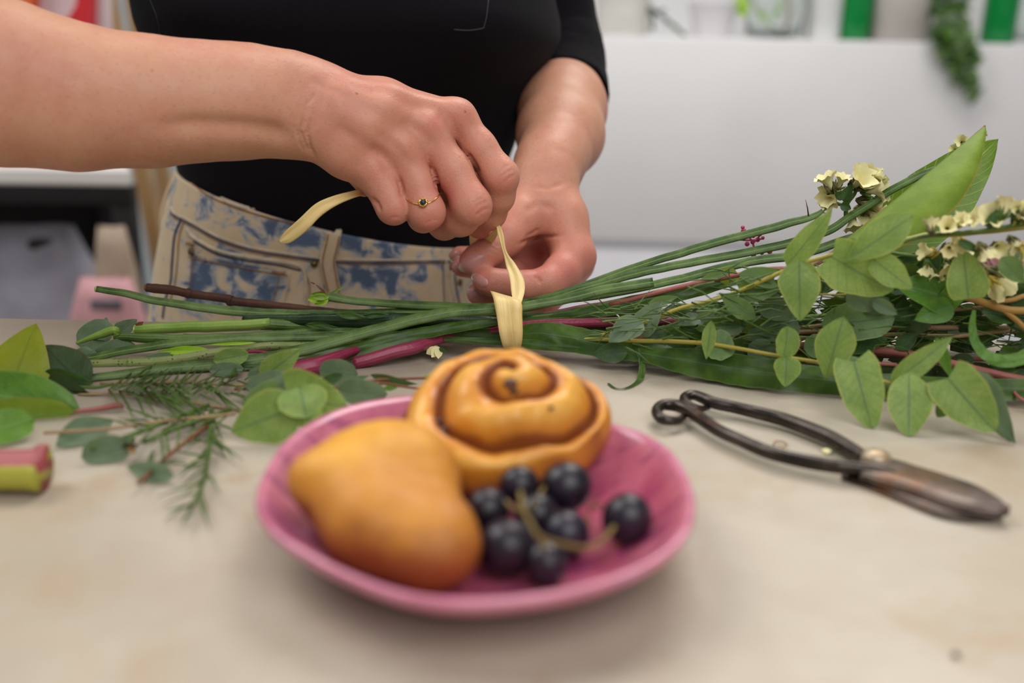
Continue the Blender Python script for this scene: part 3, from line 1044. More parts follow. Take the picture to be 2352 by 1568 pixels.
linesB = [([(1190, 561), (1215, 552), (1245, 545), (1290, 540)], 4, -1.6), ([(1205, 545), (1225, 535), (1240, 525)], 4, -.8),
          ([(1241, 651), (1236, 640), (1228, 632)], 4, -1.0),
          (curve2((1118, 548), (1146, 575), .15), 3, -.6), (curve2((1126, 545), (1150, 566), .15), 3, -.5), (curve2((1112, 556), (1140, 584), .15), 3, -.4),
          ([(1225, 430), (1260, 432), (1300, 420)], 6, -.5),
          ([(1200, 490), (1235, 470), (1280, 480)], 10, -.6)]
VA, nA = sculpt(VA, FA, linesA)
VB, nB = sculpt(VB, FBc, linesB)


def redness(V, spots):
    P = proj(V); r = np.zeros(len(V))
    for (x, y, s, a) in spots:
        r = np.maximum(r, a * np.exp(-(((P[:, 0] - x) ** 2 + (P[:, 1] - y) ** 2) / s ** 2)))
    return r


redA = redness(VA, [(999, 285, 34, .8), (1055, 262, 34, .55), (935, 335, 30, .4), (866, 395, 34, .55), (1160, 425, 40, .8), (1105, 490, 44, .7), (990, 515, 42, .8), (905, 500, 40, .6),
                    (1110, 540, 40, .9), (1020, 440, 40, .9), (960, 440, 60, .4), (1100, 420, 60, .5)])
redA = np.maximum(redA, 0.35 / (1 + np.exp(-(proj(VA)[:, 0] - 760) / 40)))
redB = redness(VB, [(1110, 600, 60, .7), (1100, 650, 70, .9), (1060, 600, 50, 1), (1230, 600, 60, 1), (1300, 620, 60, .85), (1350, 590, 40, .7), (1180, 660, 60, .8), (1090, 680, 40, .9), (1200, 540, 50, .5)])
redB = np.maximum(redB, 0.45 / (1 + np.exp(-(proj(VB)[:, 1] - 470) / 30)))
redU = np.zeros(len(VU))
Vb = np.concatenate([VA, VB, VU]); Fb = np.concatenate([FA, FBc + len(VA), FU + len(VA) + len(VB)])
body = obj('body', Vb, Fb, SKIN, person, attr={'red': np.concatenate([redA, redB, redU])})
BV_A = bvh_of(VA, FA); BV_B = bvh_of(VB, FBc)

# ---- nails
NAIL = NT('nail')
NAIL.out(NAIL.mix(NAIL.step(NAIL.n('ShaderNodeSeparateXYZ').outputs[1], .8, .9), (0.66, 0.36, 0.33), (0.66, 0.36, 0.33)), 0.33)
sx = NAIL.n('ShaderNodeSeparateXYZ'); NAIL.s(sx, 0, NAIL.co('UV'))
NAIL.s(NAIL.b, 'Base Color', NAIL.mix(NAIL.step(sx.outputs[1], 0.80, 0.92), (0.55, 0.25, 0.215), (0.56, 0.46, 0.32)))
NAIL = NAIL.m


def nail(base, tip, w, bv, Yf, n=8):
    """base and tip in pixels, w width in pixels; laid on the finger"""
    base = np.array(base, float); tip = np.array(tip, float); d = tip - base; q = np.array([-d[1], d[0]]) / np.linalg.norm(d)
    V = []; UV = []; Fc = []
    Yl = Yf
    for j in range(n + 1):
        v = j / n
        ww = (1 - (2 * v - 1) ** 4) ** .5 * 0.5 + 0.0 if v < .5 else max(0.0, 1 - ((v - .5) * 2) ** 3.0) ** .5 * .5
        if v == 0 or v == 1: ww = 0.16
        for i in range(n + 1):
            u = i / n * 2 - 1
            p = base + d * v + q * u * ww * w
            h, nn = hit(bv, p[0], p[1], 0.0006 - 0.0005 * u * u)
            if h is None: h = Q(p[0], p[1], Yl)
            if v > 0.85 and abs(h.y - Yl) > 0.006: h = Q(p[0], p[1], Yl)
            Yl = h.y
            V.append(h); UV.append(((u + 1) / 2, v))
    for j in range(n):
        for i in range(n):
            a = j * (n + 1) + i; Fc.append((a, a + 1, a + n + 2, a + n + 1))
    obj('fingernail', V, Fc, NAIL, person, uv=UV)


nail((1111, 588), (1055, 619), 33, BV_B, .60)
nail((1119, 655), (1084, 632), 24, BV_B, .597)
nail((1110, 690), (1074, 666), 24, BV_B, .612)
nail((1056, 586), (1031, 588), 20, BV_B, .655)
nail((1056, 617), (1031, 611), 22, BV_B, .64)

# ---- clothes: rings of an ellipse laid through silhouette pixels
NR = 96
TYC = 0.82


def ering(l, r, b, Y=TYC, bump=None, sq=1.0, grow=0.0):
    L, Rr = Q(l[0], l[1], Y), Q(r[0], r[1], Y)
    C = (L + Rr) / 2; A_ = (Rr - L) / 2
    out = []
    for k in range(NR):
        a = 2 * math.pi * k / NR
        ca, sa = math.cos(a), math.sin(a)
        ca_ = abs(ca) ** sq * (1 if ca >= 0 else -1); sa_ = abs(sa) ** sq * (1 if sa >= 0 else -1)
        p = C + A_ * ca_ * (1 + grow) + Vector((0, b * sa_ * (1 + grow), 0))
        if bump: p += bump(a)
        out.append(p)
    return out


def interp_rings(rings, m):
    out = []
    for k in range(NR):
        out.append(crom([tuple(r[k]) for r in rings], m))
    return [[out[k][i] for k in range(NR)] for i in range(len(out[0]))]


def bust(am):
    def fbump(a):
        # two soft forms on the front of the chest
        v = 0
        for c0 in (-math.pi / 2 - 0.55, -math.pi / 2 + 0.75):
            d = (a - c0 + math.pi) % (2 * math.pi) - math.pi
            v += math.exp(-(d / 0.48) ** 2)
        return Vector((0, -am * v, 0))
    return fbump


M_shirt = NT('black jersey')
M_shirt.bump(M_shirt.noise(1400, 3), 0.25, 0.0004)
M_shirt.out(M_shirt.mix(M_shirt.noise(700, 2), (0.0035, 0.003, 0.0045), (0.007, 0.006, 0.008)), 0.9)
M_shirt.b.inputs['Specular IOR Level'].default_value = 0.12
M_shirt.b.inputs['Sheen Weight'].default_value = 0.02
M_shirt = M_shirt.m
rs = [ering((424, 415), (1078, 585), 0.094), ering((413, 365), (1120, 480), 0.094), ering((404, 320), (1186, 320), 0.095), ering((385, 240), (1196, 245), 0.100, bump=bust(.004)),
      ering((362, 165), (1232, 180), 0.106, bump=bust(.016)), ering((338, 92), (1280, 110), 0.110, bump=bust(.030)), ering((318, 30), (1287, 55), 0.112, bump=bust(.036)),
      ering((305, -60), (1272, -30), 0.110, bump=bust(.026)), ering((295, -260), (1260, -250), 0.105, bump=bust(.006)), ering((300, -560), (1270, -560), 0.09, Y=.84), ering((330, -760), (1230, -760), 0.075, Y=.85), ering((560, -860), (990, -860), 0.062, Y=.86)]
rr_ = interp_rings(rs, 6)
rr_ = [[Vector(tuple(p)) + Vector((0, 1, 0)) * 0.0022 * mnoise.noise(Vector((p[0] * 16, p[2] * 22, 3))) for p in r] for r in rr_]
v, f, uv = loft(rr_, True, False)
shirt = obj('shirt', v, f, M_shirt, person, uv=uv)
# sleeves: children of the shirt
SL = [(1190, -560, .88, 100), (1225, -300, .885, 96), (1262, -60, .885, 92), (1276, 60, .878, 97), (1286, 120, .868, 102), (1291, 175, .850, 103), (1296, 222, .826, 103)]
pts = crom([tuple(Q(*s[:3])) for s in SL], 6); rr2 = crom([(rpx(Q(*s[:3]), s[3]),) for s in SL], 6)
pts = [Vector(tuple(p)) for p in pts]
# the sleeve's end turns toward the camera with the forearm
endd = (Q(1292, 250, .80) - Q(1286, 120, .90)).normalized()
last = pts[-1]; rl = rr2[-1][0]
ringsS = []
for i, p in enumerate(pts):
    d = (pts[min(i + 1, len(pts) - 1)] - pts[max(i - 1, 0)]).normalized()
    w = max(0, (i - len(pts) + 10) / 9)
    d = d.lerp(endd, min(1, w * 0.9)).normalized()
    s = d.cross(Vector((0, 1, 0.2))).normalized(); q = s.cross(d).normalized()
    ringsS.append([p + (s * math.cos(2 * math.pi * k / 40) + q * math.sin(2 * math.pi * k / 40)) * rr2[i][0] * (1 + .03 * mnoise.noise(Vector((k * .4, i * .35, 2)))) for k in range(40)])
ext = endd * 0.006
ringsS.append([p + ext for p in ringsS[-1]])
inner = [(p - (last + ext)) * 0.95 + last + ext for p in ringsS[-1]]
ringsS.append(inner); ringsS.append([p - endd * 0.02 for p in inner])
v, f, uv = loft(ringsS, True, False)
obj('sleeve', v, f, M_shirt, shirt, uv=uv)
pts = [sR + Vector((0.03, 0, 0.02)), (sR + mR) / 2, mR, (mR * 1.3 + eR) / 2.3]
v, f, uv = sweep(crom([tuple(p) for p in pts], 8), [0.07] * 9 + [0.067] * 9 + [0.066] * 7, 36, caps=False)
obj('sleeve', v, f, M_shirt, shirt, uv=uv)
# small seams of the shirt
shirtBV = bvh_of(v, f)
SB = bvh_of(*loft(rr_, True, False)[:2])


def seam(bv, pl, r_px, m, parent, off=0.0, n=6, name='seam', rmin=1, flat=1.0):
    """thin raised line laid on a garment"""
    pts = []
    for p in crom([tuple(map(float, q)) for q in pl], n):
        h, nn = hit(bv, p[0], p[1], off)
        if h is not None: pts.append(h)
    if len(pts) < 2: return None
    rr = [rpx(p, r_px) for p in pts]
    v, f, uv = sweep(pts, rr, 6, flat=flat, up=(0, -1, 0.3))
    return obj(name, v, f, m, parent, uv=uv)


M_blackseam = plain('black thread', (0.016, 0.015, 0.017), 0.7, 0.1)
seam(SB, [(1042, 68), (1075, 70), (1105, 66), (1112, 62)], 2.2, M_blackseam, shirt)
seam(SB, [(1110, 66), (1117, 40), (1122, 0)], 1.6, M_blackseam, shirt)
seam(SB, [(345, 0), (362, 45), (370, 95)], 1.6, M_blackseam, shirt)


# ---- jeans
def m_denim():
    n = NT('bleached denim')
    warp = n.n('ShaderNodeMapping'); n.s(warp, 'Vector', n.co()); n.s(warp, 'Scale', (1.0, 1.0, 1.25)); n.s(warp, 'Rotation', (0, 0.5, 0))
    a = n.noise(50, 5, 0.60, vec=warp.outputs[0], dist=0.6)
    b = n.noise(13, 4, 0.55)
    cream = n.mix(n.noise(60, 4), (0.70, 0.50, 0.28), (0.78, 0.64, 0.44))
    grey = n.mix(n.noise(110, 4, 0.7), (0.30, 0.35, 0.41), (0.58, 0.58, 0.57))
    bl = n.attr('blue')
    k = n.math('ADD', a, n.math('MULTIPLY', bl, 0.22))
    c = n.mix(n.step(k, 0.51, 0.65), cream, grey)
    c = n.mix(n.math('MULTIPLY', n.step(k, 0.575, 0.71), 0.92), c, (0.06, 0.105, 0.20))
    tw = n.n('ShaderNodeTexWave'); n.s(tw, 'Scale', 420.0); n.s(tw, 'Distortion', 1.0)
    n.s(tw, 'Vector', n.mapv(n.co(), (1, 1, 1), (0, 0.8, 0)))
    c = n.mix(n.math('MULTIPLY', tw.outputs['Fac'], 0.10), c, (0.25, 0.30, 0.36))
    n.bump(n.math('ADD', tw.outputs['Fac'], n.noise(700, 3)), 0.3, 0.0005)
    return n.out(c, 0.85)


DEN = m_denim()
jr = [ering((415, 379), (1085, 553), 0.100), ering((401, 425), (1088, 595), 0.1015), ering((389, 470), (1089, 640), 0.103), ering((366, 600), (1094, 740), 0.108), ering((352, 740), (1100, 880), 0.112), ering((346, 950), (1100, 1060), 0.114), ering((350, 1150), (1080, 1200), 0.105)]
jj = interp_rings(jr, 8)


def denim_noise(p, i):
    return Vector((0, -1, 0)) * (0.0016 * mnoise.noise(Vector((p[0] * 30, p[2] * 40, 7))) + 0.0012 * mnoise.noise(Vector((p[0] * 90, p[2] * 25, 9))))


jj = [[Vector(tuple(p)) + denim_noise(p, i) for p in r] for i, r in enumerate(jj)]
inn = [[(p - Vector((0, 0, 0))) for p in jj[0]]]
cen = sum((Vector(tuple(p)) for p in jj[0]), Vector((0, 0, 0))) / NR
top_in = [cen + (p - cen) * 0.975 - Vector((0, 0, 0.0)) for p in jj[0]]
top_dn = [cen + (p - cen) * 0.97 - Vector((0, 0, 0.02)) for p in jj[0]]
v, f, uv = loft([top_dn, top_in] + jj, False, True)
PV = proj(np.array([tuple(p) for p in v]))
blue = np.zeros(len(v))
for (x, y, s, am) in ((520, 640, 70, .9), (640, 650, 40, .7), (860, 640, 80, .9), (830, 620, 40, .9), (690, 520, 60, .7), (560, 510, 50, .4), (760, 500, 40, .6), (450, 470, 30, .6), (960, 560, 90, .35), (480, 690, 80, .5), (870, 560, 80, .4)):
    blue = np.maximum(blue, am * np.exp(-(((PV[:, 0] - x) / s) ** 2 + ((PV[:, 1] - y) / (s * .7)) ** 2)))
jeans = obj('jeans', v, f, DEN, person, uv=uv, attr={'blue': blue})
JB = bvh_of(v, f)
# legs under the table
for lx, pxx in ((-0.045, -1), (0.045, 1)):
    hip = Vector((cen.x + pxx * 0.062, 0.82, -0.06)); kn = Vector((cen.x + pxx * 0.075, 0.80, -0.40)); an = Vector((cen.x + pxx * 0.08, 0.83, -0.70))
    P = crom([tuple(hip), tuple(kn), tuple(an), tuple(an - Vector((0, 0, 0.03)))], 6)
    rl_ = np.interp(range(len(P)), [0, 6, 12, 18], [0.078, 0.058, 0.05, 0.05])
    v, f, uv = sweep(P, list(rl_), 24, up=(0, 1, 0))
    obj('trouser_leg', v, f, DEN, jeans, uv=uv)
    fc = an + Vector((0, -0.05, -0.03))
    v, f, uv = sphere(fc + Vector((0, 0, 0.012)), 0.045, sc=(0.85, 2.2, 0.7))
    v = [Vector((p.x, p.y, max(p.z, FLOOR_Z + 0.001))) for p in v]
    obj('shoe', v, f, M_white, person, uv=uv)

M_cream = plain('cream seam cloth', (0.62, 0.52, 0.38), 0.85, 0.15, 90, 0.2)
M_thread = plain('orange brown thread', (0.32, 0.15, 0.05), 0.7, 0.3, 300)
M_navy = plain('navy painted seam shadow', (0.045, 0.06, 0.11), 0.9, 0.3, 90)  # shadow beside the seams, put in as navy strips
M_brass = plain('dark brass', (0.16, 0.11, 0.045), 0.35, 0.4, 300, 0.0, Metallic=0.9)
wt = [(416, 381), (434, 407), (472, 434), (529, 462), (592, 482), (655, 498), (718, 508), (787, 518), (843, 523), (957, 531), (1075, 549)]
wb = [(392, 478), (400, 493), (434, 510), (497, 545), (560, 567), (623, 580), (730, 595), (780, 599), (900, 600), (1023, 598), (1080, 600)]


def hem(pl, dy, r, m, off=0.0, nm='seam'):
    return seam(JB, [(x, y + dy) for x, y in pl], r, m, jeans, off, name=nm)


hem(wt, 3, 5.5, M_cream, -0.0002, 'waistband_edge')
hem(wt, 10, 1.6, M_thread, 0.0004)
hem(wb, -3, 3.6, M_cream, -0.0004)
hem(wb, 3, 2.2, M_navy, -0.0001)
hem(wb, 7, 1.0, M_thread, 0.0004)


def den_part(pl, off, name, m=None, thick=0.0012, blue_v=0.3, nu=10):
    """flat piece of cloth between two pixel polylines, laid on the jeans"""
    left, right = pl
    n = 12
    L = crom([tuple(map(float, p)) for p in left], n); Rr = crom([tuple(map(float, p)) for p in right], n)
    n = min(len(L), len(Rr)); V = []; UV = []; Fc = []
    for j in range(n):
        for i in range(nu + 1):
            u = i / nu
            p = L[j] * (1 - u) + Rr[j] * u
            h, nn = hit(JB, p[0], p[1], off if 0 < i < nu else -0.0002)
            if h is None: h = Vector(V[-1]) if V else Q(p[0], p[1], .72)
            V.append(h); UV.append((u, j / n))
    for j in range(n - 1):
        for i in range(nu):
            a = j * (nu + 1) + i; Fc.append((a, a + 1, a + nu + 2, a + nu + 1))
    return obj(name, V, Fc, m or DEN, jeans, uv=UV, attr={'blue': [blue_v] * len(V)})


# front pocket opening with the coin pocket
pk = [(430, 525), (445, 545), (500, 575), (570, 590), (640, 600), (690, 612), (702, 640), (700, 690), (690, 715)]
seam(JB, pk, 5, M_cream, jeans, 0.0, name='pocket_edge')
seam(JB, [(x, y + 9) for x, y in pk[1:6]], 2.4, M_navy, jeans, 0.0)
den_part(([(436, 585), (432, 640), (420, 700)], [(660, 622), (655, 660), (640, 715)]), 0.0011, 'coin_pocket', blue_v=0.75)
seam(JB, [(436, 590), (500, 603), (590, 620), (662, 632)], 1.4, M_thread, jeans, 0.0016)
seam(JB, [(447, 592), (443, 640), (432, 690)], 1.3, M_thread, jeans, 0.0016)
seam(JB, [(643, 628), (638, 660), (622, 712)], 1.3, M_thread, jeans, 0.0016)
seam(JB, [(664, 628), (662, 655), (645, 712)], 3.2, M_cream, jeans, 0.0008)
seam(JB, [(627, 624), (655, 628)], 3.4, M_thread, jeans, 0.0016, name='bar_tack')
seam(JB, [(432, 558), (448, 562)], 3.4, M_thread, jeans, 0.0016, name='bar_tack')
# fly edge and side seams
seam(JB, [(1023, 560), (1026, 640), (1030, 720)], 3.0, M_cream, jeans, 0.0)
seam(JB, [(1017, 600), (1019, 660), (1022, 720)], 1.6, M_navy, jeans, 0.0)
seam(JB, [(1040, 590), (1034, 640), (1052, 720)], 3.6, M_cream, jeans, 0.0)
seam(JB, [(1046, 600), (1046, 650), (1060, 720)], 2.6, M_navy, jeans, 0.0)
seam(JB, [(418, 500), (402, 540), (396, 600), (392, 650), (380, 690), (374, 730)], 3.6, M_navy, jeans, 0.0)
seam(JB, [(424, 505), (412, 545), (408, 600), (402, 650), (388, 700)], 1.3, M_thread, jeans, 0.0004)
seam(JB, [(700, 620), (712, 660), (706, 720)], 1.2, M_thread, jeans, 0.0004)
for (x, y, r) in ((441, 578, 9), (722, 606, 8), (1055, 648, 8)):
    h, nn = hit(JB, x, y, 0.0012)
    if h is None: continue
    rm = rpx(h, r); q = nn.to_track_quat('Z', 'Y').to_matrix()
    v, f, uv = lathe([(rm, -.0005), (rm, .0004), (rm * .7, .0010), (rm * .45, .0008), (rm * .3, .0014), (0.00005, .0016)], (0, 0, 0), 20)
    obj('rivet', [h + q @ p for p in v], f, M_brass, jeans)


def loop_strap(path, w_px, name='belt_loop', lift=0.003):
    pl = crom([tuple(map(float, p)) for p in path], 8)
    V = []; UV = []; Fc = []; n = len(pl); nu = 8
    for j in range(n):
        d = pl[min(j + 1, n - 1)] - pl[max(j - 1, 0)]; q = np.array([-d[1], d[0]]) / (np.linalg.norm(d) + 1e-9)
        t_ = j / (n - 1)
        lf = lift * math.sin(math.pi * t_) ** 0.5 + 0.001
        for i in range(nu + 1):
            u = i / nu * 2 - 1
            p = pl[j] + q * u * w_px / 2
            h, nn = hit(JB, p[0], p[1], lf + (0.0006 if abs(abs(u) - .82) < .14 else 0))
            if h is None: h = V[-1] if V else Q(p[0], p[1], .71)
            V.append(h); UV.append(((u + 1) / 2, t_))
    for j in range(n - 1):
        for i in range(nu):
            a = j * (nu + 1) + i; Fc.append((a, a + 1, a + nu + 2, a + nu + 1))
    o = obj(name, V, Fc, DEN, jeans, uv=UV, attr={'blue': [-.5] * len(V)})
    sol = o.modifiers.new('solid', 'SOLIDIFY'); sol.thickness = 0.0012; sol.offset = -1
    lb = bvh_of(V, Fc)
    for sgn in (-1, 1):
        pts = []
        for j in range(0, n, 2):
            pts.append(V[j * (nu + 1) + (1 if sgn < 0 else nu - 1)] + (CAMP - V[j * (nu + 1)]).normalized() * 0.0004)
        v, f, uv = sweep(pts, [rpx(pts[0], 1.3)] * len(pts), 5)
        obj('seam', v, f, M_thread, jeans)
    a, b = V[(nu + 1) * 3 + 1], V[(nu + 1) * 3 + nu - 1]
    off = (CAMP - a).normalized() * 0.0006
    v, f, uv = sweep([a + off, b + off], [rpx(a, 3.0)] * 2, 6)
    obj('bar_tack', v, f, M_thread, jeans)


loop_strap([(771, 508), (764, 550), (753, 595), (757, 625), (766, 665), (768, 690)], 34)
# belt loop standing off at the side
P = [Q(408, 392, .835), Q(386, 450, .833), Q(376, 500, .833), Q(378, 540, .835)]
pc = crom([tuple(p) for p in P], 6)
v, f, uv = ribbon(pc, [0.011] * len(pc), [(0.35, 1, 0)] * len(pc), folds=0.04)
o = obj('belt_loop', v, f, DEN, jeans, uv=uv, attr={'blue': [-.4] * len(v)})
sol = o.modifiers.new('solid', 'SOLIDIFY'); sol.thickness = 0.0022

# ---- ring on the ring finger
ringobj = thing('finger_ring', 'thin gold ring with a small dark blue stone on the ring finger', 'ring', Q(972, 465, .565))
M_gold = plain('gold', (0.72, 0.46, 0.12), 0.22, 0.1, 200, 0.0, Metallic=1.0)
M_stone = plain('dark blue stone', (0.012, 0.016, 0.045), 0.12, 0.2, 200)
pts = []
for p in crom([(934., 456.), (945., 464.), (958., 469.), (972., 469.), (988., 465.), (1000., 457.), (1009., 446.)], 5):
    h, nn = hit(BV_A, p[0], p[1], 0.0004)
    if h is not None and (not pts or abs(h.y - pts[-1].y) < 0.006): pts.append(h)
# close the band behind the finger
c0 = sum(pts, Vector((0, 0, 0))) / len(pts)
mid = (pts[0] + pts[-1]) / 2
back = [pts[-1] + Vector((0, 0.008, 0.0)), mid + Vector((0, 0.018, 0.001)), pts[0] + Vector((0, 0.008, 0.0))]
P = crom([tuple(p) for p in pts + back + [pts[0]]], 3)
v, f, uv = sweep(P, [0.00042] * len(P), 8)
obj('band', v, f, M_gold, ringobj)
h, nn = hit(BV_A, 972, 467, 0.0004)
q = nn.to_track_quat('Z', 'Y').to_matrix()
v, f, uv = lathe([(0.0021, 0), (0.0029, 0.0005), (0.0026, 0.0014), (0.0019, 0.0016), (0.0017, 0.0010)], (0, 0, 0), 16)
v = [h + q @ p for p in v]
obj('setting', v, f, M_gold, ringobj)
v, f, uv = sphere((0, 0, 0.0014), 0.0016, 12, 8, (1, 1, .7)); obj('stone', [h + q @ p for p in v], f, M_stone, ringobj)
for a in range(6):
    a_ = a * math.pi / 3
    v, f, uv = sphere((0.0023 * math.cos(a_), 0.0023 * math.sin(a_), 0.0015), 0.0006, 8, 6)
    obj('claw', [h + q @ p for p in v], f, M_gold, ringobj)

# ---- raffia
M_raf = NT('raffia')
sx = M_raf.n('ShaderNodeSeparateXYZ'); M_raf.s(sx, 0, M_raf.co('UV'))
wv = M_raf.noise(1.0, 3, 0.6, vec=M_raf.mapv(M_raf.co('UV'), (22, 1.5, 1)))
M_raf.bump(wv, 0.5, 0.0006)
M_raf.out(M_raf.mix(M_raf.step(wv, .3, .7), (0.84, 0.58, 0.20), (0.92, 0.75, 0.36)), 0.42)
mr = M_raf; M_raf = mr.m
raf = thing('raffia_tie', 'pale yellow raffia strip wrapped round the stems and held in both hands', 'raffia', Q(1165, 735, .59))


def band(name, rows, n=8, folds=0.05):
    """rows: (x0,y0,x1,y1,Y) left and right edge pixels"""
    a = crom([tuple(Q(r[0], r[1], r[4])) for r in rows], n); b = crom([tuple(Q(r[2], r[3], r[5] if len(r) > 5 else r[4])) for r in rows], n)
    V = []; Fc = []; UV = []; nu = 8
    for j in range(len(a)):
        w = np.linalg.norm(b[j] - a[j])
        for i in range(nu + 1):
            u = i / nu
            p = a[j] * (1 - u) + b[j] * u
            p = p + np.array([0, -1, 0.3]) * w * folds * (math.sin(u * 9 + j * .05) + .5 * mnoise.noise(Vector((u * 5, j * .2, 3))))
            V.append(p); UV.append((u, j / len(a)))
    for j in range(len(a) - 1):
        for i in range(nu):
            k = j * (nu + 1) + i; Fc.append((k, k + 1, k + nu + 2, k + nu + 1))
    o = obj(name, V, Fc, M_raf, raf, uv=UV)
    s = o.modifiers.new('solid', 'SOLIDIFY'); s.thickness = 0.0005
    return o


band('wrap', [(1126, 669, 1178, 684, .572, .566), (1134, 688, 1197, 696, .561, .558), (1141, 725, 1199, 728, .556, .555), (1147, 765, 1200, 765, .555, .555), (1155, 793, 1197, 794, .563, .563), (1160, 797, 1192, 798, .585, .585), (1155, 785, 1190, 785, .625, .625)])
band('strand', [(1140, 517, 1147, 516, .610), (1144, 540, 1156, 540, .606), (1156, 580, 1163, 578, .602), (1162, 610, 1184, 608, .598), (1170, 640, 1202, 640, .586), (1174, 670, 1205, 668, .572), (1178, 694, 1197, 698, .560)], folds=0.08)
band('strand_end', [(1143, 516, 1148, 516, .612), (1128, 535, 1140, 545, .622), (1110, 548, 1125, 565, .635)], folds=0.03)
band('back_strand', [(1080, 530, 1100, 530, .650), (1079, 552, 1097, 550, .650), (1083, 580, 1100, 570, .652)])
band('tail', [(835, 428, 838, 452, .600), (812, 438, 820, 452, .592), (765, 450, 775, 470, .584), (725, 468, 737, 495, .580), (690, 500, 705, 528, .579), (655, 532, 668, 556, .582), (640, 553, 645, 558, .584)], folds=0.06)
band('inner_strand', [(1003, 432, 1003, 446, .602), (1020, 440, 1020, 460, .603), (1040, 450, 1035, 480, .605)])
# ================================================================== the bunch of cut stems
def stem(parent, pl, m, shape='round', nseg=10, flat=1.0, n=8, name='stem', wob=0.0004, Y=None, twist=0.0, tip=True):
    """pl: (px, py, Y, r_px)"""
    P = crom([tuple(map(float, p)) for p in pl], n)
    pts = []; rr = []
    for p in P:
        q = Q(p[0], p[1], p[2]); r = rpx(q, p[3])
        if q.z < r * 0.6: q.z = r * 0.6
        pts.append(q); rr.append(r)
    v, f, uv = sweep(pts, rr, nseg, shape, flat, wob=wob, seed=len(pl) + pl[0][0], twist=twist)
    return obj(name, v, f, m, parent, uv=uv)


def lf(parent, b, t, w, Yb, Yt=None, m=None, shape='heart', tilt=0.0, fold=0.22, bend=0.05, cup=0.0, wav=0.05, lobe=0.0, petiole=None, curl=0.0, name='leaf', nu=8, nv=12):
    """leaf from base pixel to tip pixel"""
    Yt = Yb if Yt is None else Yt
    P0, P1 = Q(b[0], b[1], Yb), Q(t[0], t[1], Yt)
    wm = rpx((P0 + P1) / 2, w)
    nn = face(P1 - P0, tilt, (P0 + P1) / 2)
    v, f, uv = leafmesh(P0, P1, wm / max(.35, math.cos(rad(tilt))), nn, shape, fold, bend, cup, wav, nu, nv, seed=b[0] * .37 + t[1] * .11, lobe=lobe, tipcurl=curl)
    v = [Vector((p.x, p.y, max(p.z, 0.0008))) for p in v]
    o = obj(name, v, f, m or ML_euc, parent, uv=uv)
    if petiole:
        pp = Q(petiole[0], petiole[1], petiole[2] if len(petiole) > 2 else Yb)
        vv, ff, uu = sweep([pp, (pp + P0) / 2 + Vector((0, 0, .0005)), P0 + (P1 - P0) * .06], [0.0007, .0006, .0005], 6)
        obj('petiole', vv, ff, MS_yell, parent, uv=uu)
    return o


def strap(parent, pl, m, name='leaf', flat=0.12, n=10, seed=0, fold=0.12, tiltn=(0, -1, 0.55)):
    """long flat leaf: (px,py,Y,width_px)"""
    P = crom([tuple(map(float, p)) for p in pl], n)
    pts = []; ws = []; sides = []
    for p in P:
        q = Q(p[0], p[1], p[2]); ws.append(rpx(q, p[3])); pts.append(q)
    N = len(pts); V = []; UV = []; Fc = []; nu = 8
    for i in range(N):
        d = (pts[min(i + 1, N - 1)] - pts[max(0, i - 1)]).normalized()
        nn = Vector(tiltn); nn = (nn - d * nn.dot(d)).normalized()
        s = d.cross(nn).normalized()
        for k in range(nu + 1):
            u = k / nu * 2 - 1
            z = -abs(u) * ws[i] * fold + 0.10 * ws[i] * mnoise.noise(Vector((u * 1.5 + seed, i * 0.22, seed)))
            p = pts[i] + s * u * ws[i] / 2 * (1 + 0.10 * mnoise.noise(Vector((seed, i * .35, u)))) + nn * z
            p.z = max(p.z, 0.0008)
            V.append(p); UV.append(((u + 1) / 2, i / (N - 1)))
    for i in range(N - 1):
        for k in range(nu):
            a = i * (nu + 1) + k; Fc.append((a, a + 1, a + nu + 2, a + nu + 1))
    return obj(name, V, Fc, m, parent, uv=UV)


def cut_end(parent, px, py, Y, r_px, m, ax=(1, 0, 0), name='cut_end'):
    p = Q(px, py, Y); r = rpx(p, r_px)
    v, f, uv = sweep([p - Vector(ax) * .0006, p + Vector(ax) * .0004], [r * .9, r], 10)
    obj(name, v, f, m, parent, uv=uv)


def bt(name, lab, cat, px, py, Y, group=None):
    q = Q(px, py, Y); q.z = max(q.z, 0)
    return thing(name, lab, cat, q, group)


M_pale = plain('pale cut pith', (0.50, 0.52, 0.22), 0.6, 0.2, 300)

# --- stems, from the upper rear one to the lower front one
t = bt('winged_stem', 'green ridged flower stem with the highest cut end at the left', 'stem', 1165, 700, .62)
stem(t, [(222, 664, .600, 8), (290, 675, .602, 9.5), (350, 690, .604, 10), (440, 704, .607, 11), (520, 714, .610, 12), (650, 722, .612, 12), (800, 722, .613, 11), (1000, 716, .613, 11), (1165, 705, .606, 10), (1300, 672, .60, 10), (1450, 618, .60, 10), (1600, 572, .60, 11), (1700, 544, .60, 11), (1800, 518, .60, 11), (1870, 497, .60, 8), (1892, 482, .60, 5), (1912, 463, .60, 3.5)], MS_wing, 'wing', 12)
cut_end(t, 221, 664, .600, 7, M_pale)
for (x0, y0, x1, y1) in ((1857, 496, 1850, 458), (1885, 486, 1905, 493), (1866, 503, 1888, 497), (1875, 500, 1868, 510)):
    v, f, uv = sweep([Q(x0, y0, .60), Q((x0 + x1) / 2 + 1, (y0 + y1) / 2, .598), Q(x1, y1, .597)], [0.0005, .0004, .0001], 5)
    obj('thorn', v, f, MS_brn, t, uv=uv)

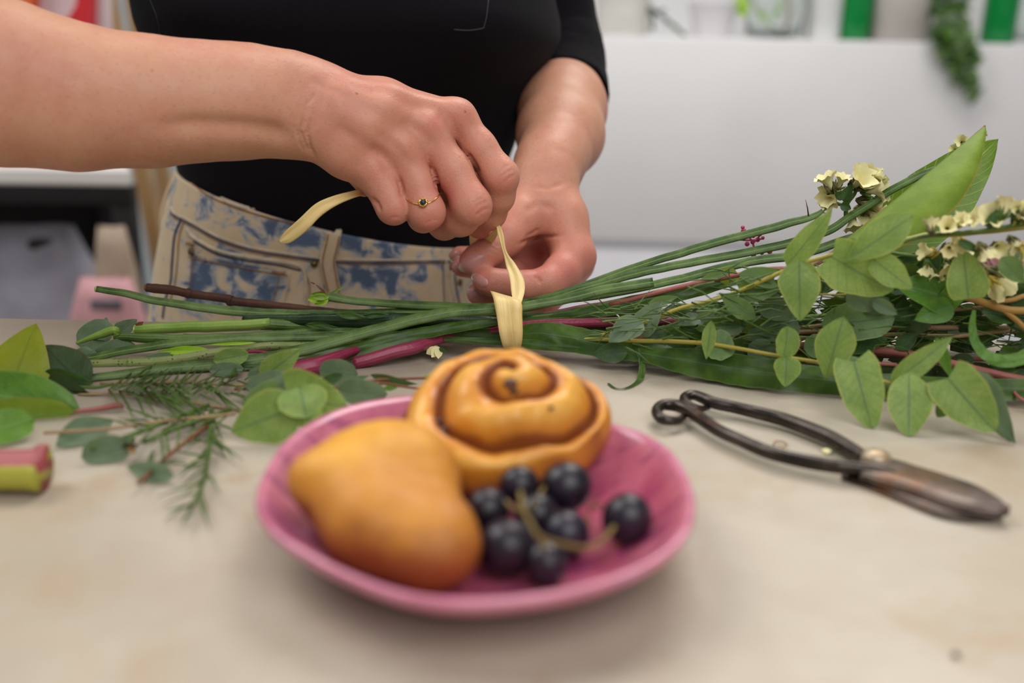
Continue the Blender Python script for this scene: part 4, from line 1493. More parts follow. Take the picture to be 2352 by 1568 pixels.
t = bt('woody_twig', 'dark brown woody twig above the green stems at the left', 'twig', 600, 700, .625)
stem(t, [(336, 660, .612, 10), (375, 664, .614, 11), (425, 672, .616, 10), (432, 673, .616, 12.5), (442, 675, .617, 10), (515, 685, .619, 10), (530, 690, .62, 13), (545, 692, .62, 10), (650, 704, .622, 9.5), (760, 716, .624, 9), (900, 724, .624, 8), (1100, 730, .620, 8), (1250, 735, .612, 8), (1400, 740, .605, 7)], MS_bark, 'bark', 14)
cut_end(t, 336, 660, .612, 9, plain('reddish cut wood', (0.25, 0.09, 0.04), .8, .3, 200))

t = bt('budded_stem', 'green stem ending in a torn yellow green bud before the belt loop', 'stem', 1000, 700, .618)
stem(t, [(752, 681, .612, 11), (770, 685, .612, 12), (800, 691, .613, 10), (850, 696, .614, 10), (1000, 704, .614, 11), (1130, 706, .608, 11), (1250, 690, .60, 11), (1350, 660, .597, 11), (1480, 626, .595, 11), (1600, 602, .595, 11), (1780, 568, .595, 11), (1900, 532, .594, 11), (1960, 494, .593, 10), (2050, 437, .592, 10), (2120, 402, .592, 10), (2180, 378, .592, 8)], MS_wing, 'wing', 12)
for (x0, y0, x1, y1, w, Y, mm) in ((756, 682, 706, 688, 26, .609, ML_lime), (752, 678, 712, 676, 18, .612, MS_light), (755, 688, 722, 699, 18, .607, ML_lime), (752, 684, 716, 682, 14, .604, MS_light), (748, 674, 724, 652, 7, .609, MS_brn), (758, 676, 793, 656, 6, .607, MS_light), (724, 652, 712, 648, 4, .609, MS_brn)):
    lf(t, (x0, y0), (x1, y1), w, Y, m=mm, shape='ovate', fold=.5, bend=.15, name='bud_scale', nu=4, nv=6)

t = bt('winged_stem', 'straight dark green ridged stem rising to the big leaf at the right', 'stem', 1400, 680, .60)
stem(t, [(640, 732, .606, 9), (800, 730, .606, 10), (1000, 722, .604, 10), (1165, 715, .599, 10), (1300, 690, .593, 10), (1400, 676, .590, 10), (1550, 645, .588, 11), (1700, 607, .587, 12), (1850, 583, .586, 12), (1960, 545, .585, 10), (2050, 520, .585, 8)], MS_wing, 'wing', 12)

t = bt('thick_stem', 'yellow green thick stem with a squared cut end beside the pale leaves', 'stem', 500, 750, .59)
stem(t, [(312, 757, .580, 11), (340, 756, .580, 12.5), (420, 751, .583, 12.5), (520, 748, .586, 13), (620, 742, .589, 12)], MS_light, 'ridge', 12, n=6)
stem(t, [(600, 744, .589, 13), (700, 748, .592, 14), (850, 750, .594, 14), (1000, 748, .592, 13), (1165, 738, .585, 13), (1300, 728, .582, 14), (1400, 706, .580, 16), (1500, 684, .580, 16), (1600, 658, .58, 14), (1690, 628, .58, 8)], MS_green, 'ridge', 12, name='upper_stem')
cut_end(t, 311, 757, .580, 12, M_pale)
lf(t, (312, 752), (330, 738), 14, .579, m=MS_brn, shape='ovate', name='bark_flap', nu=3, nv=4)

t = bt('thick_stem', 'dark wet stem lying between the twig and the crossing stem', 'stem', 800, 735, .60)
stem(t, [(560, 734, .600, 9), (680, 734, .592, 13), (760, 735, .586, 16), (850, 735, .583, 17), (950, 734, .582, 16), (1050, 736, .584, 15), (1165, 742, .584, 13), (1280, 760, .582, 12), (1400, 780, .578, 12), (1520, 800, .572, 10)], MS_dark, 'bark', 14)
for (x0, y0, x1, y1, w) in ((770, 722, 850, 730, 16), (830, 726, 900, 722, 14), (700, 745, 780, 752, 16), (880, 745, 980, 740, 14)):
    lf(t, (x0, y0), (x1, y1), w, .577, m=ML_strap if w > 14 else ML_dark, shape='lance', wav=.3, bend=.03)

t = bt('peeled_cutting', 'green stem with a peeled pale end crossing the grey green leaves', 'stem', 400, 776, .575)
stem(t, [(262, 772, .563, 8), (330, 776, .565, 11), (420, 778, .568, 11), (520, 776, .572, 11), (640, 770, .577, 12), (760, 762, .582, 13), (900, 762, .584, 12), (1000, 766, .583, 12), (1100, 768, .580, 10), (1200, 760, .578, 9)], MS_green, 'ridge', 12)
stem(t, [(176, 788, .560, 3.5), (205, 777, .560, 6), (235, 766, .561, 9), (262, 757, .562, 10), (268, 768, .563, 9)], MS_light, 'ridge', 10, name='peeled_end')
strap(t, [(420, 770, .568, 10), (560, 786, .572, 26), (650, 788, .575, 28), (760, 780, .579, 24), (880, 778, .581, 26), (1000, 770, .582, 16)], ML_strap, 'leaf_wing', seed=3)

t = bt('winged_stem', 'dark ridged stem cut short above the speckled stem', 'stem', 400, 795, .57)
stem(t, [(188, 828, .548, 8), (230, 818, .549, 10), (310, 803, .552, 11), (400, 790, .556, 11), (520, 780, .562, 10), (700, 776, .570, 10), (900, 770, .576, 10), (1165, 762, .576, 9)], MS_wing, 'wing', 12)
cut_end(t, 187, 828, .548, 7, M_pale)

t = bt('speckled_stem', 'pale speckled woody stem with a blunt cut end', 'stem', 400, 820, .555)
stem(t, [(207, 850, .538, 10), (290, 841, .541, 10), (300, 839, .541, 12), (312, 836, .542, 10.5), (420, 822, .547, 10), (520, 805, .553, 10), (600, 795, .558, 9), (700, 793, .562, 9), (800, 790, .566, 8), (950, 785, .572, 8)], MS_mott, 'bark', 12)
cut_end(t, 206, 850, .538, 9.5, M_pale)
for (x0, y0, x1, y1, w) in ((360, 806, 470, 796, 22), (470, 790, 500, 796, 8)):
    lf(t, (x0 + 120, y0 - 4), (x0, y0 + 2), w, .553, m=ML_lime, shape='lance')

t = bt('magenta_stem', 'forked magenta stem below the crossing green stem', 'stem', 850, 810, .565)
stem(t, [(660, 858, .520, 14), (690, 848, .524, 22), (730, 838, .528, 20), (780, 815, .540, 12), (850, 797, .562, 10), (950, 784, .570, 9), (1080, 770, .576, 9), (1200, 748, .575, 10), (1320, 742, .573, 11), (1450, 738, .57, 11), (1560, 735, .57, 10), (1700, 735, .57, 9)], MS_mag, 'ridge', 12)
stem(t, [(812, 834, .545, 14), (880, 815, .550, 15), (950, 797, .558, 15), (1000, 781, .570, 13), (1040, 770, .575, 10)], MS_mag, 'ridge', 12, name='side_stem')
stem(t, [(520, 812, .552, 3), (600, 808, .552, 4), (680, 830, .55, 6)], MS_mag, name='side_stem')
stem(t, [(1200, 735, .585, 9), (1300, 716, .583, 10), (1400, 700, .58, 10), (1480, 686, .578, 8)], MS_mag, 'ridge', name='side_stem')

t = bt('ribbed_cutting', 'long pale green stem crossing in front of the others down to the left', 'stem', 700, 790, .56)
stem(t, [(98, 900, .500, 7), (170, 884, .508, 9), (230, 871, .515, 11), (350, 851, .525, 14), (480, 839, .534, 16), (600, 826, .541, 17), (690, 806, .548, 17), (780, 782, .555, 17), (870, 757, .561, 16), (960, 733, .566, 16), (1040, 718, .569, 16), (1120, 712, .570, 16), (1200, 704, .572, 13), (1290, 690, .575, 13), (1400, 665, .577, 14), (1500, 650, .578, 14)], MS_wing, 'wing', 12, flat=.9)
strap(t, [(560, 842, .534, 14), (680, 836, .540, 24), (780, 812, .549, 34), (880, 784, .557, 32), (980, 762, .563, 28), (1080, 745, .566, 24), (1180, 735, .566, 10)], ML_strap, 'leaf_wing', seed=5)

t = bt('strap_leaf', 'wide dark green strap leaf along the lower edge of the bunch', 'leaf', 1700, 860, .53)
strap(t, [(1010, 756, .574, 20), (1150, 770, .572, 34), (1240, 765, .566, 56), (1320, 778, .560, 62), (1420, 800, .552, 52), (1480, 812, .546, 40), (1600, 832, .535, 66), (1720, 850, .525, 74), (1850, 868, .517, 66), (1980, 880, .512, 60), (2150, 890, .509, 54), (2352, 894, .507, 50), (2500, 892, .507, 30)], ML_strap, seed=9)
strap(t, [(1020, 778, .568, 10), (1150, 785, .566, 18), (1250, 792, .562, 24), (1400, 803, .554, 24), (1500, 812, .546, 20)], ML_strap, 'lower_leaf', seed=11)
strap(t, [(1466, 800, .548, 12), (1474, 830, .545, 14), (1474, 858, .538, 16), (1462, 888, .528, 14), (1436, 908, .519, 11), (1412, 907, .519, 9), (1396, 884, .527, 7)], ML_strap, 'curled_strip', seed=13)

t = bt('strap_leaf', 'broad green strap leaf fanning right from just above the tie', 'leaf', 1450, 700, .59)
strap(t, [(1180, 722, .583, 12), (1260, 728, .580, 26), (1350, 716, .577, 34), (1480, 690, .575, 38), (1600, 664, .575, 34), (1700, 640, .575, 20)], ML_strap, seed=15)
strap(t, [(1200, 742, .578, 12), (1290, 752, .576, 20), (1400, 760, .572, 26), (1500, 748, .57, 22), (1560, 735, .57, 10)], ML_strap, seed=17)
strap(t, [(1240, 775, .566, 12), (1330, 786, .562, 20), (1440, 790, .556, 22), (1560, 800, .55, 14)], ML_dark, seed=19)

# --- more stems at the right
t = bt('pink_twig', 'pink brown woody stem running low through the bunch to the right edge', 'stem', 2100, 830, .53)
stem(t, [(1380, 772, .563, 7), (1500, 778, .560, 8), (1650, 782, .556, 9), (1800, 790, .552, 9), (1960, 800, .546, 9), (2080, 812, .538, 10), (2200, 838, .527, 10), (2300, 862, .518, 10), (2400, 880, .512, 10)], MS_pink, 'ridge')
stem(t, [(2318, 868, .517, 4), (2330, 900, .507, 4), (2352, 920, .50, 4), (2390, 925, .50, 3)], MS_pink, name='side_twig')
stem(t, [(1850, 832, .532, 4), (1950, 828, .534, 4), (2060, 838, .53, 5)], MS_pink, name='side_twig')
for j, (pl, lab) in enumerate((([(1300, 770, .57, 4), (1650, 770, .558, 5), (2000, 755, .553, 6), (2200, 752, .55, 7), (2420, 752, .55, 7)], 'tan dry stem, upper one of the pair at the right'),
                              ([(1500, 785, .560, 4), (1900, 775, .548, 4), (2060, 768, .545, 5), (2180, 772, .543, 5), (2280, 762, .543, 5), (2420, 756, .543, 5)], 'tan dry stem, lower one of the pair at the right'))):
    t = bt('dry_twig', lab, 'stem', 2100, 760, .55)
    stem(t, pl, MS_tan, 'ridge')
t = bt('forked_twig', 'orange brown forked stem leaving the bunch near the right edge', 'stem', 2270, 700, .535)
stem(t, [(2180, 672, .535, 6), (2225, 684, .532, 8), (2290, 704, .529, 9), (2330, 712, .527, 9), (2420, 715, .525, 9)], MS_oran)
stem(t, [(2300, 708, .528, 6), (2330, 732, .526, 7), (2352, 752, .524, 7), (2400, 790, .522, 6)], MS_oran, name='fork')
stem(t, [(2260, 694, .53, 4), (2320, 690, .53, 6), (2352, 680, .53, 6), (2400, 672, .53, 5)], MS_oran, name='fork')

# --- large pointed leaves
t = bt('broad_leaf_branch', 'tall bright green broad leaves with the front one pointing up at the right', 'leaves', 1900, 590, .57)
lf(t, (2000, 592), (2299, 316), 172, .600, .625, ML_big2, 'ovate', tilt=8, fold=.10, bend=.02, wav=.06, nu=12, nv=20, name='broad_leaf', curl=-0.03)
# the front leaf is seen along its fold: its lit half faces us
P0, P1 = Q(1880, 602, .560), Q(2264, 287, .600)
V = []; UV = []; Fc = []; nv_ = 26; nu_ = 8
ax = (P1 - P0); L = ax.length; ax.normalize(); nn = face(ax, 0, (P0 + P1) / 2); sd = ax.cross(nn).normalized()
wm = rpx((P0 + P1) / 2, 190)
for j in range(nv_ + 1):
    v_ = j / nv_
    w = max(0, math.sin(math.pi * v_ ** 0.80)) ** 0.85
    for i in range(nu_ * 2 + 1):
        u = (i - 3) / (nu_ * 2 - 3) if i >= 3 else (i - 3) / 3 * .9
        if i >= 3:
            off = sd * u * w * wm * 0.53 + nn * (math.sin(u * 1.9) * .016 * w - 0.0)
        else:
            off = -nn * abs(u) * w * wm * .55 + sd * abs(u) * w * wm * .28
        V.append(P0 + ax * L * v_ + off + nn * 0.010 * math.sin(math.pi * v_)); UV.append((0.5 - abs(u) * .5 if i < 3 else .5 + .5 * abs(u), v_))
for j in range(nv_):
    for i in range(nu_ * 2):
        a = j * (nu_ * 2 + 1) + i; Fc.append((a, a + 1, a + nu_ * 2 + 2, a + nu_ * 2 + 1))
obj('broad_leaf', V, Fc, ML_big, t, uv=UV)
stem(t, [(1400, 700, .578, 6), (1600, 650, .572, 6), (1760, 620, .566, 6), (1880, 602, .560, 6), (2030, 482, .578, 3.5), (2150, 388, .590, 2.5), (2262, 288, .5995, 1.2)], MS_pink, name='midrib')
stem(t, [(1880, 602, .57, 4), (1960, 590, .58, 4), (2035, 560, .59, 4)], MS_light, name='petiole')

# --- leafy branches
t = bt('eucalyptus_branch', 'upper eucalyptus branch with a yellow stem and pale rounded leaves', 'branch', 1800, 620, .545)
stem(t, [(1380, 770, .555, 4), (1474, 742, .548, 4), (1564, 708, .544, 4.5), (1649, 686, .540, 4.5), (1713, 662, .536, 5), (1777, 633, .532, 5), (1820, 614, .529, 5), (1884, 594, .526, 5), (1948, 577, .523, 5), (2055, 556, .520, 6), (2130, 541, .518, 7), (2220, 535, .517, 7), (2352, 520, .515, 7), (2430, 510, .515, 7)], MS_yell)
for a in (((1478, 742), (1398, 786), 62, .545, .540, ML_grey, 'ovate', 35, .35),
          ((1470, 770), (1520, 692), 60, .548, .548, ML_grey, 'ovate', -30, .25),
          ((1652, 672), (1736, 732), 46, .534, .530, ML_euc2, 'obov', 10, .1),
          ((1778, 640), (1696, 630), 50, .536, .540, ML_euc2, 'heart', 10, .2),
          ((1700, 668), (1792, 660), 66, .540, .540, ML_euc2, 'heart', -10, .3),
          ((1806, 610), (1912, 480), 60, .530, .525, ML_euc, 'ovate', 10, .2),
          ((1836, 596), (1838, 738), 92, .516, .508, ML_euc, 'ovate', 0, .12),
          ((1940, 602), (2098, 494), 84, .505, .500, ML_euc, 'obov', 0, .08),
          ((1936, 578), (1975, 555), 40, .520, .520, ML_euc, 'round', 0, .1),
          ((1912, 590), (2052, 668), 118, .510, .508, ML_euc, 'heart', 8, .15),
          ((2000, 590), (2096, 664), 66, .503, .497, ML_lime and ML_euc, 'ovate', 0, .1),
          ((1985, 660), (1950, 700), 60, .525, .525, ML_grey, 'heart', 10, .1)):
    lf(t, a[0], a[1], a[2], a[3], a[4], a[5], a[6], a[7], a[8], lobe=.12 if a[6] == 'heart' else 0)
stem(t, [(1884, 676, .53, 2.5), (1950, 677, .528, 2.5)], MS_yell, name='twig')

t = bt('eucalyptus_branch', 'lower eucalyptus branch drooping over the table edge of the bunch', 'branch', 1900, 835, .51)
stem(t, [(1330, 778, .562, 4), (1457, 782, .548, 4.5), (1606, 787, .535, 5), (1713, 803, .524, 4.5), (1790, 817, .515, 4), (1876, 832, .506, 4), (1918, 845, .501, 4), (2008, 868, .491, 4), (2076, 890, .484, 4), (2162, 906, .478, 3.5), (2185, 910, .476, 3)], MS_yell)
for a in (((1638, 790), (1688, 808), 70, .532, .530, ML_euc2, 'heart', -20, .2),
          ((1622, 826), (1634, 735), 34, .525, .528, ML_euc, 'obov', 0, .3),
          ((1800, 822), (1808, 748), 56, .512, .515, ML_euc, 'round', 25, .35),
          ((1806, 818), (1803, 889), 66, .510, .503, ML_euc, 'ovate', -15, .4),
          ((1896, 872), (1938, 726), 88, .500, .500, ML_euc, 'obov', 0, .15),
          ((1972, 842), (1978, 822), 60, .492, .495, ML_euc2, 'round', 0, .1),
          ((1962, 832), (2006, 992), 106, .487, .467, ML_euc, 'heart', 0, .14),
          ((2046, 880), (2188, 772), 56, .485, .485, ML_euc, 'ovate', 10, .2),
          ((2088, 852), (2086, 1020), 102, .478, .458, ML_euc, 'lance', -5, .18),
          ((2150, 775), (2186, 868), 30, .490, .485, ML_mid, 'ovate', 0, .3),
          ((2196, 902), (2152, 958), 56, .474, .468, ML_euc2, 'heart', 0, .1),
          ((2244, 850), (2332, 1028), 64, .475, .452, ML_grey, 'ovate', 20, .15),
          ((2178, 868), (2286, 992), 122, .466, .452, ML_euc, 'heart', 0, .12)):
    lf(t, a[0], a[1], a[2], a[3], a[4], a[5], a[6], a[7], a[8], lobe=.12 if a[6] == 'heart' else 0)

t = bt('eucalyptus_branch', 'inner eucalyptus branch with dull grey green leaves in the shade of the bunch', 'branch', 1900, 740, .55)
stem(t, [(1500, 770, .565, 4), (1700, 765, .556, 4), (1900, 745, .548, 4), (2100, 720, .545, 4), (2300, 700, .545, 4)], MS_tan)
for a in (((1886, 745), (2056, 728), 92, .535, .535, ML_euc2, 'round', 0, .15), ((1955, 672), (2008, 712), 56, .52, .52, ML_grey, 'heart', 0, .1), ((2004, 690), (2062, 722), 34, .517, .515, ML_grey, 'ovate', 0, .3),
          ((1830, 730), (1722, 800), 96, .545, .542, ML_grey, 'round', 10, .1), ((1720, 790), (1795, 836), 60, .54, .535, ML_grey, 'ovate', 10, .1), ((1750, 690), (1820, 730), 60, .542, .54, ML_grey, 'heart', 0, .1),
          ((1846, 800), (1900, 790), 56, .538, .538, ML_euc2, 'round', 0, .1), ((1640, 800), (1590, 812), 50, .545, .543, ML_grey, 'ovate', 0, .1), ((1485, 700), (1560, 680), 24, .565, .565, ML_euc2, 'lance', 0, .3),
          ((2100, 700), (2050, 735), 50, .54, .54, ML_dark, 'ovate', 0, .1), ((1610, 640), (1690, 620), 20, .57, .57, ML_euc2, 'lance', 0, .3)):
    lf(t, *a[:6], a[6], a[7], a[8])

t = bt('soft_leaf_spray', 'spray of soft bright green leaves left of the pink bloom', 'leaves', 2150, 680, .53)
stem(t, [(1700, 740, .565, 4), (1950, 720, .55, 5), (2100, 700, .54, 5), (2200, 660, .53, 4)], MS_light)
for a in (((2200, 690), (2056, 652), 90, .527, .530, ML_mid, 'ovate', 20, .2), ((2190, 700), (2100, 735), 60, .522, .52, ML_mid, 'ovate', 0, .15), ((2165, 710), (2215, 640), 50, .525, .525, ML_mid, 'ovate', 0, .1),
          ((2225, 686), (2212, 572), 92, .505, .510, ML_euc, 'heart', 0, .2), ((2020, 610), (2110, 640), 60, .545, .545, ML_dark, 'ovate', 0, .2), ((2300, 590), (2352, 650), 50, .50, .50, ML_euc2, 'ovate', 0, .2),
          ((2352, 560), (2310, 610), 60, .52, .52, ML_grey, 'ovate', 0, .2), ((1655, 618), (1700, 650), 44, .575, .575, ML_yel, 'ovate', 20, .3), ((2345, 690), (2300, 640), 50, .535, .535, ML_dark, 'ovate', 0, .2), ((2390, 600), (2345, 560), 50, .52, .52, ML_mid, 'ovate', 0, .2)):
    lf(t, *a[:6], a[6], a[7], a[8])

rg = random.Random(23)
for i in range(60):
    x = rg.uniform(1900, 2420); y = rg.uniform(640, 770); L = rg.uniform(60, 110); a = rg.uniform(-.7, .7)
    lf(t, (x, y), (x + L * math.cos(a), y + L * .5 * math.sin(a)), L * .55, rg.uniform(.585, .625), m=rg.choice([ML_dark, ML_strap, ML_olive]), shape='ovate', tilt=rg.uniform(-30, 30), nu=4, nv=7)

t = bt('curling_leaf', 'narrow bright leaf looped in a curve near the right edge', 'leaf', 2270, 800, .50)
strap(t, [(2238, 712, .505, 8), (2234, 745, .503, 16), (2240, 782, .500, 22), (2262, 812, .497, 26), (2300, 828, .495, 30), (2345, 822, .495, 30), (2390, 790, .497, 22)], ML_mid, seed=21, fold=.05)

# --- deep filling of the bunch: darker leaves, one branch
t = bt('filler_branch', 'dark leafy branch filling the middle of the bunch at the right', 'branch', 2100, 800, .56)
stem(t, [(1300, 775, .575, 4), (1700, 800, .56, 5), (2100, 820, .55, 5), (2450, 830, .55, 5)], MS_brn)
rr0 = random.Random(11)
for i in range(290):
    x = rr0.uniform(1480, 2520) if i > 30 else rr0.uniform(1400, 1750)
    tt = (x - 1400) / 1100
    ytop = 755 - 150 * min(1, tt * 1.7); ybot = 800 + 85 * min(1, tt * 2.2)
    y = rr0.uniform(ytop, ybot)
    a = rr0.uniform(-.9, .9) + (math.pi if rr0.random() < .3 else 0)
    L = rr0.uniform(60, 125)
    Yl = rr0.uniform(.545, .62) - 0.02 * min(1, tt)
    if y > 800: Yl = min(Yl, 0.185 / math.tan(rad(PITCH) + math.atan((y - 784 + (x - 1176) * -.0227) / F)) - .006)
    lf(t, (x, y), (x + L * math.cos(a), min(y + L * .55 * math.sin(a), ybot + 8)), L * rr0.uniform(.35, .6), Yl, Yl, rr0.choice([ML_dark, ML_dark, ML_dark, ML_olive, ML_strap]), rr0.choice(['ovate', 'lance', 'heart']), rr0.uniform(-50, 50), .2, nu=4, nv=7)


def needles(parent, x0, x1, ylo, yhi, Y0, Y1, N, Lpx, m, seed, rp=2.0, main=None, slope=0.0, front=True):
    rn = random.Random(seed); parts = []
    for i in range(N):
        x = rn.uniform(x0, x1); y = rn.uniform(ylo, yhi) + slope * (x - x0); Y = rn.uniform(Y0, Y1)
        a = rn.gauss(0, .5) + (math.pi if rn.random() < .5 else 0)
        L = rn.uniform(.5, 1.1) * Lpx
        p = Q(x, y, Y); q = Q(x + L * math.cos(a), y + L * math.sin(a) * .6, Y + rn.uniform(-.01, .01))
        p.z = max(p.z, .001); q.z = max(q.z, .001)
        mid = (p + q) / 2 + Vector((0, 0, rn.uniform(-.001, .002)))
        parts.append(sweep([p, mid, q], [rpx(p, rp), rpx(p, rp * .9), rpx(p, rp * .25)], 4, caps=False))
    v, f, uv = join(parts)
    return tag(obj('needle_foliage', v, f, m, parent, uv=uv), kind='stuff')


t = bt('needle_branch', 'fine needle leaved branch threaded through the bunch right of the tie', 'branch', 1700, 740, .56)
stem(t, [(1250, 770, .575, 3), (1600, 760, .565, 4), (2000, 740, .56, 4), (2400, 720, .56, 4)], MS_brn)
needles(t, 1380, 2400, 700, 800, .53, .575, 420, 90, MS_green, 5, 1.9)
needles(t, 1650, 2350, 600, 700, .53, .56, 70, 90, MS_green, 6, 2.0)
for a in ((1400, 610, 1700, 760, .55), ):
    needles(t, 1560, 2000, 640, 760, .525, .54, 40, 110, MS_light and MS_green, 9, 2.4)

# --- statice flowers
M_petal = NT('cream papery petal')
M_petal.bump(M_petal.noise(300, 3), .4, .0005)
M_petal.out(M_petal.mix(M_petal.noise(120, 3), (0.76, 0.69, 0.30), (0.86, 0.82, 0.50)), 0.6)
M_petal = M_petal.m
M_calyx = plain('brown green calyx', (0.12, 0.11, 0.03), 0.7, 0.7, 300)
M_yel = plain('yellow calyx', (0.50, 0.38, 0.06), 0.7, 0.4, 300)


def floret(parent, p, d, size, rn, m=None):
    """ruffled funnel opening along d"""
    d = d.normalized(); s = d.cross(Vector((0.3, .2, 1))).normalized(); q = s.cross(d)
    V = []; Fc = []; n = 20
    prof = [(0.10, 0), (0.18, .45), (0.42, .85), (0.62, 1.0)]
    ph = rn.uniform(0, 6)
    for r, h in prof:
        for k in range(n):
            a = 2 * math.pi * k / n
            rf = 1 + .12 * math.sin(5 * a + ph) * (r / .62) ** 2 + .10 * math.sin(13 * a) * (r / .62) ** 2
            hh = h + .10 * math.sin(7 * a + ph) * (r / .62) ** 2
            V.append(p + (s * math.cos(a) + q * math.sin(a)) * r * rf * size + d * hh * size)
    for i in range(len(prof) - 1):
        for k in range(n):
            Fc.append((i * n + k, i * n + (k + 1) % n, (i + 1) * n + (k + 1) % n, (i + 1) * n + k))
    obj('flower', V, Fc, m or M_petal, parent)
    V = []; Fc = []
    parts = []
    for k in range(11):
        a = k * 1.05 + ph
        e = p + (s * math.cos(a) + q * math.sin(a)) * size * rn.uniform(.25, .5) + d * size * rn.uniform(.2, .65)
        parts.append(sweep([p - d * size * .15, (p + e) / 2 + (s * math.cos(a) + q * math.sin(a)) * size * .1, e], [size * .09, size * .08, size * .01], 5))
    v, f, uv = join(parts)
    obj('calyx', v, f, rn.choice([M_calyx, M_calyx, M_yel, MS_green]), parent, uv=uv)


def statice(lab, spots, stems, Y, seed, leaves=()):
    t = bt('statice_flower', lab, 'flower', spots[0][0], spots[0][1], Y)
    rn = random.Random(seed)
    for s_ in stems: stem(t, s_, MS_green, n=6)
    for (x, y, dx, dy, s_) in spots:
        p = Q(x, y, Y + rn.uniform(-.008, .008)); q = Q(x + dx, y + dy, Y)
        dd = (q - p); dd = dd + Vector((0, -rn.uniform(.2, .9) * dd.length, 0))
        floret(t, p, dd, rpx(p, s_ * 1.45), rn)
    for l in leaves: lf(t, *l)
    return t


statice('pale yellow statice head left of the tall broad leaf', [(1912, 438, -14, -22, 28), (1918, 446, -30, 4, 28), (1908, 452, -20, 18, 24), (1925, 432, 4, -24, 22), (1960, 430, 20, -36, 34), (1975, 425, 14, -22, 36), (1985, 440, 24, -6, 34), (1975, 460, 24, 4, 34), (1968, 480, 22, 10, 32), (1955, 490, 0, 22, 26), (1985, 475, 20, 14, 30), (1968, 388, 2, -10, 12), (2000, 405, 18, -4, 18)],
        [[(1912, 463, .60, 4), (1935, 470, .60, 4), (1945, 450, .60, 4), (1930, 440, .60, 4)], [(1942, 510, .60, 5), (1945, 470, .60, 5), (1965, 440, .60, 4), (1972, 395, .60, 2)]], .60, 3,
        leaves=[((1936, 462), (1958, 420), 26, .597, .597, ML_dark, 'ovate', 0, .3), ((1930, 470), (1955, 480), 22, .595, .595, ML_dark, 'ovate', 0, .3), ((1920, 455), (1942, 440), 24, .592, .59, ML_dark, 'ovate', 0, .3)])
statice('cream statice spray along the green stem at the right edge', [(2140, 536, -4, -22, 22), (2175, 528, -4, -24, 24), (2200, 520, 8, -22, 22), (2225, 512, 0, -20, 20), (2280, 515, -4, -34, 36), (2300, 500, 6, -26, 30), (2335, 512, 4, -30, 32), (2352, 505, 6, -24, 28), (2250, 560, 6, 24, 24), (2210, 550, -10, 18, 20), (2285, 560, 10, 16, 24), (2320, 545, 10, 20, 24), (2345, 560, 8, 18, 24), (2180, 565, -10, 20, 20)],
        [[(2040, 562, .515, 4), (2130, 541, .512, 5), (2230, 532, .508, 5), (2352, 515, .505, 6), (2430, 505, .505, 6)], [(2190, 560, .515, 3), (2240, 575, .515, 3), (2300, 570, .515, 3)]], .507, 4,
        leaves=[((2270, 525), (2290, 480), 26, .505, .505, ML_dark, 'ovate', 0, .3), ((2330, 520), (2340, 478), 24, .505, .505, ML_dark, 'ovate', 0, .3), ((2200, 552), (2255, 580), 22, .503, .503, ML_dark, 'ovate', 0, .3)])
statice('cream and brown statice tuft behind the soft green leaves', [(2165, 575, 14, -6, 30), (2180, 585, 22, 8, 30), (2150, 580, -16, -4, 24), (2170, 600, 6, 20, 24), (2130, 600, -12, 10, 20), (2140, 620, 6, 22, 20), (2160, 635, 10, 14, 18), (2270, 620, 14, 10, 44), (2275, 640, 14, 16, 36)],
        [[(2050, 580, .535, 4), (2120, 595, .532, 4), (2155, 630, .53, 4)], [(2120, 700, .54, 3), (2160, 620, .535, 3), (2165, 580, .53, 3)]], .53, 5)
statice('brown tipped statice bud peeking behind the tall broad leaf', [(2210, 328, -16, -14, 16), (2195, 345, -14, -6, 14), (2245, 310, 12, -12, 12), (2230, 500, 14, -16, 18)],
        [[(2100, 440, .63, 3), (2170, 380, .63, 3), (2215, 325, .63, 3)]], .63, 6)

# pink berry-like sprig between the stems, pink bloom
t = bt('pink_sprig', 'small sprig of pink buds between the upper green stems', 'flower', 1730, 560, .61)
M_pinkbud = plain('pink bud', (0.48, 0.045, 0.13), 0.5, 0.3, 200)
rn = random.Random(4)
cpts = [(1706, 522), (1712, 536), (1708, 548), (1722, 532), (1730, 542), (1738, 528), (1746, 538), (1750, 530), (1740, 550), (1728, 556), (1716, 560), (1708, 530), (1752, 546), (1722, 578), (1738, 574), (1760, 572), (1775, 570), (1730, 586), (1750, 580), (1768, 578)]
for (x, y) in cpts:
    v, f, uv = sphere(Q(x, y, .612 + rn.uniform(-.003, .003)), rpx(Q(x, y, .61), rn.uniform(4.4, 6.6)), 10, 7)
    obj('bud', v, f, M_pinkbud, t, uv=uv)
for c in ([(1735, 590), (1728, 556), (1712, 536)], [(1728, 560), (1742, 545), (1750, 532)], [(1700, 550), (1728, 552), (1750, 548)], [(1700, 590), (1740, 578), (1780, 568)]):
    stem(t, [(x, y, .612, 2.4) for x, y in c], plain('pink stalk', (0.5, 0.06, 0.18), .5), n=4)
t = bt('pink_bloom', 'pink many petalled bloom half hidden at the right edge', 'flower', 2320, 610, .55)
M_pinkpet = plain('pink petal', (0.72, 0.36, 0.42), 0.5, 0.15, 60)
for k in range(22):
    a = -2.6 + k * .125
    lf(t, (2330, 650), (2330 + 95 * math.cos(a) * .95, 650 + 95 * math.sin(a)), 22, .548 + .002 * (k % 3), .543 + .004 * (k % 2), M_pinkpet, 'lance', 0, .2, name='petal', nu=3, nv=6)
v, f, uv = sphere(Q(2330, 662, .55), rpx(Q(2330, 660, .55), 36), 16, 10, (1, 1, .8)); obj('centre', v, f, plain('bloom centre', (0.22, 0.05, 0.03), .7, .4, 200), t, uv=uv)

# ================================================================== loose cuttings on the table at the left
def T_Y(px, py, z): return T(px, py, z).y


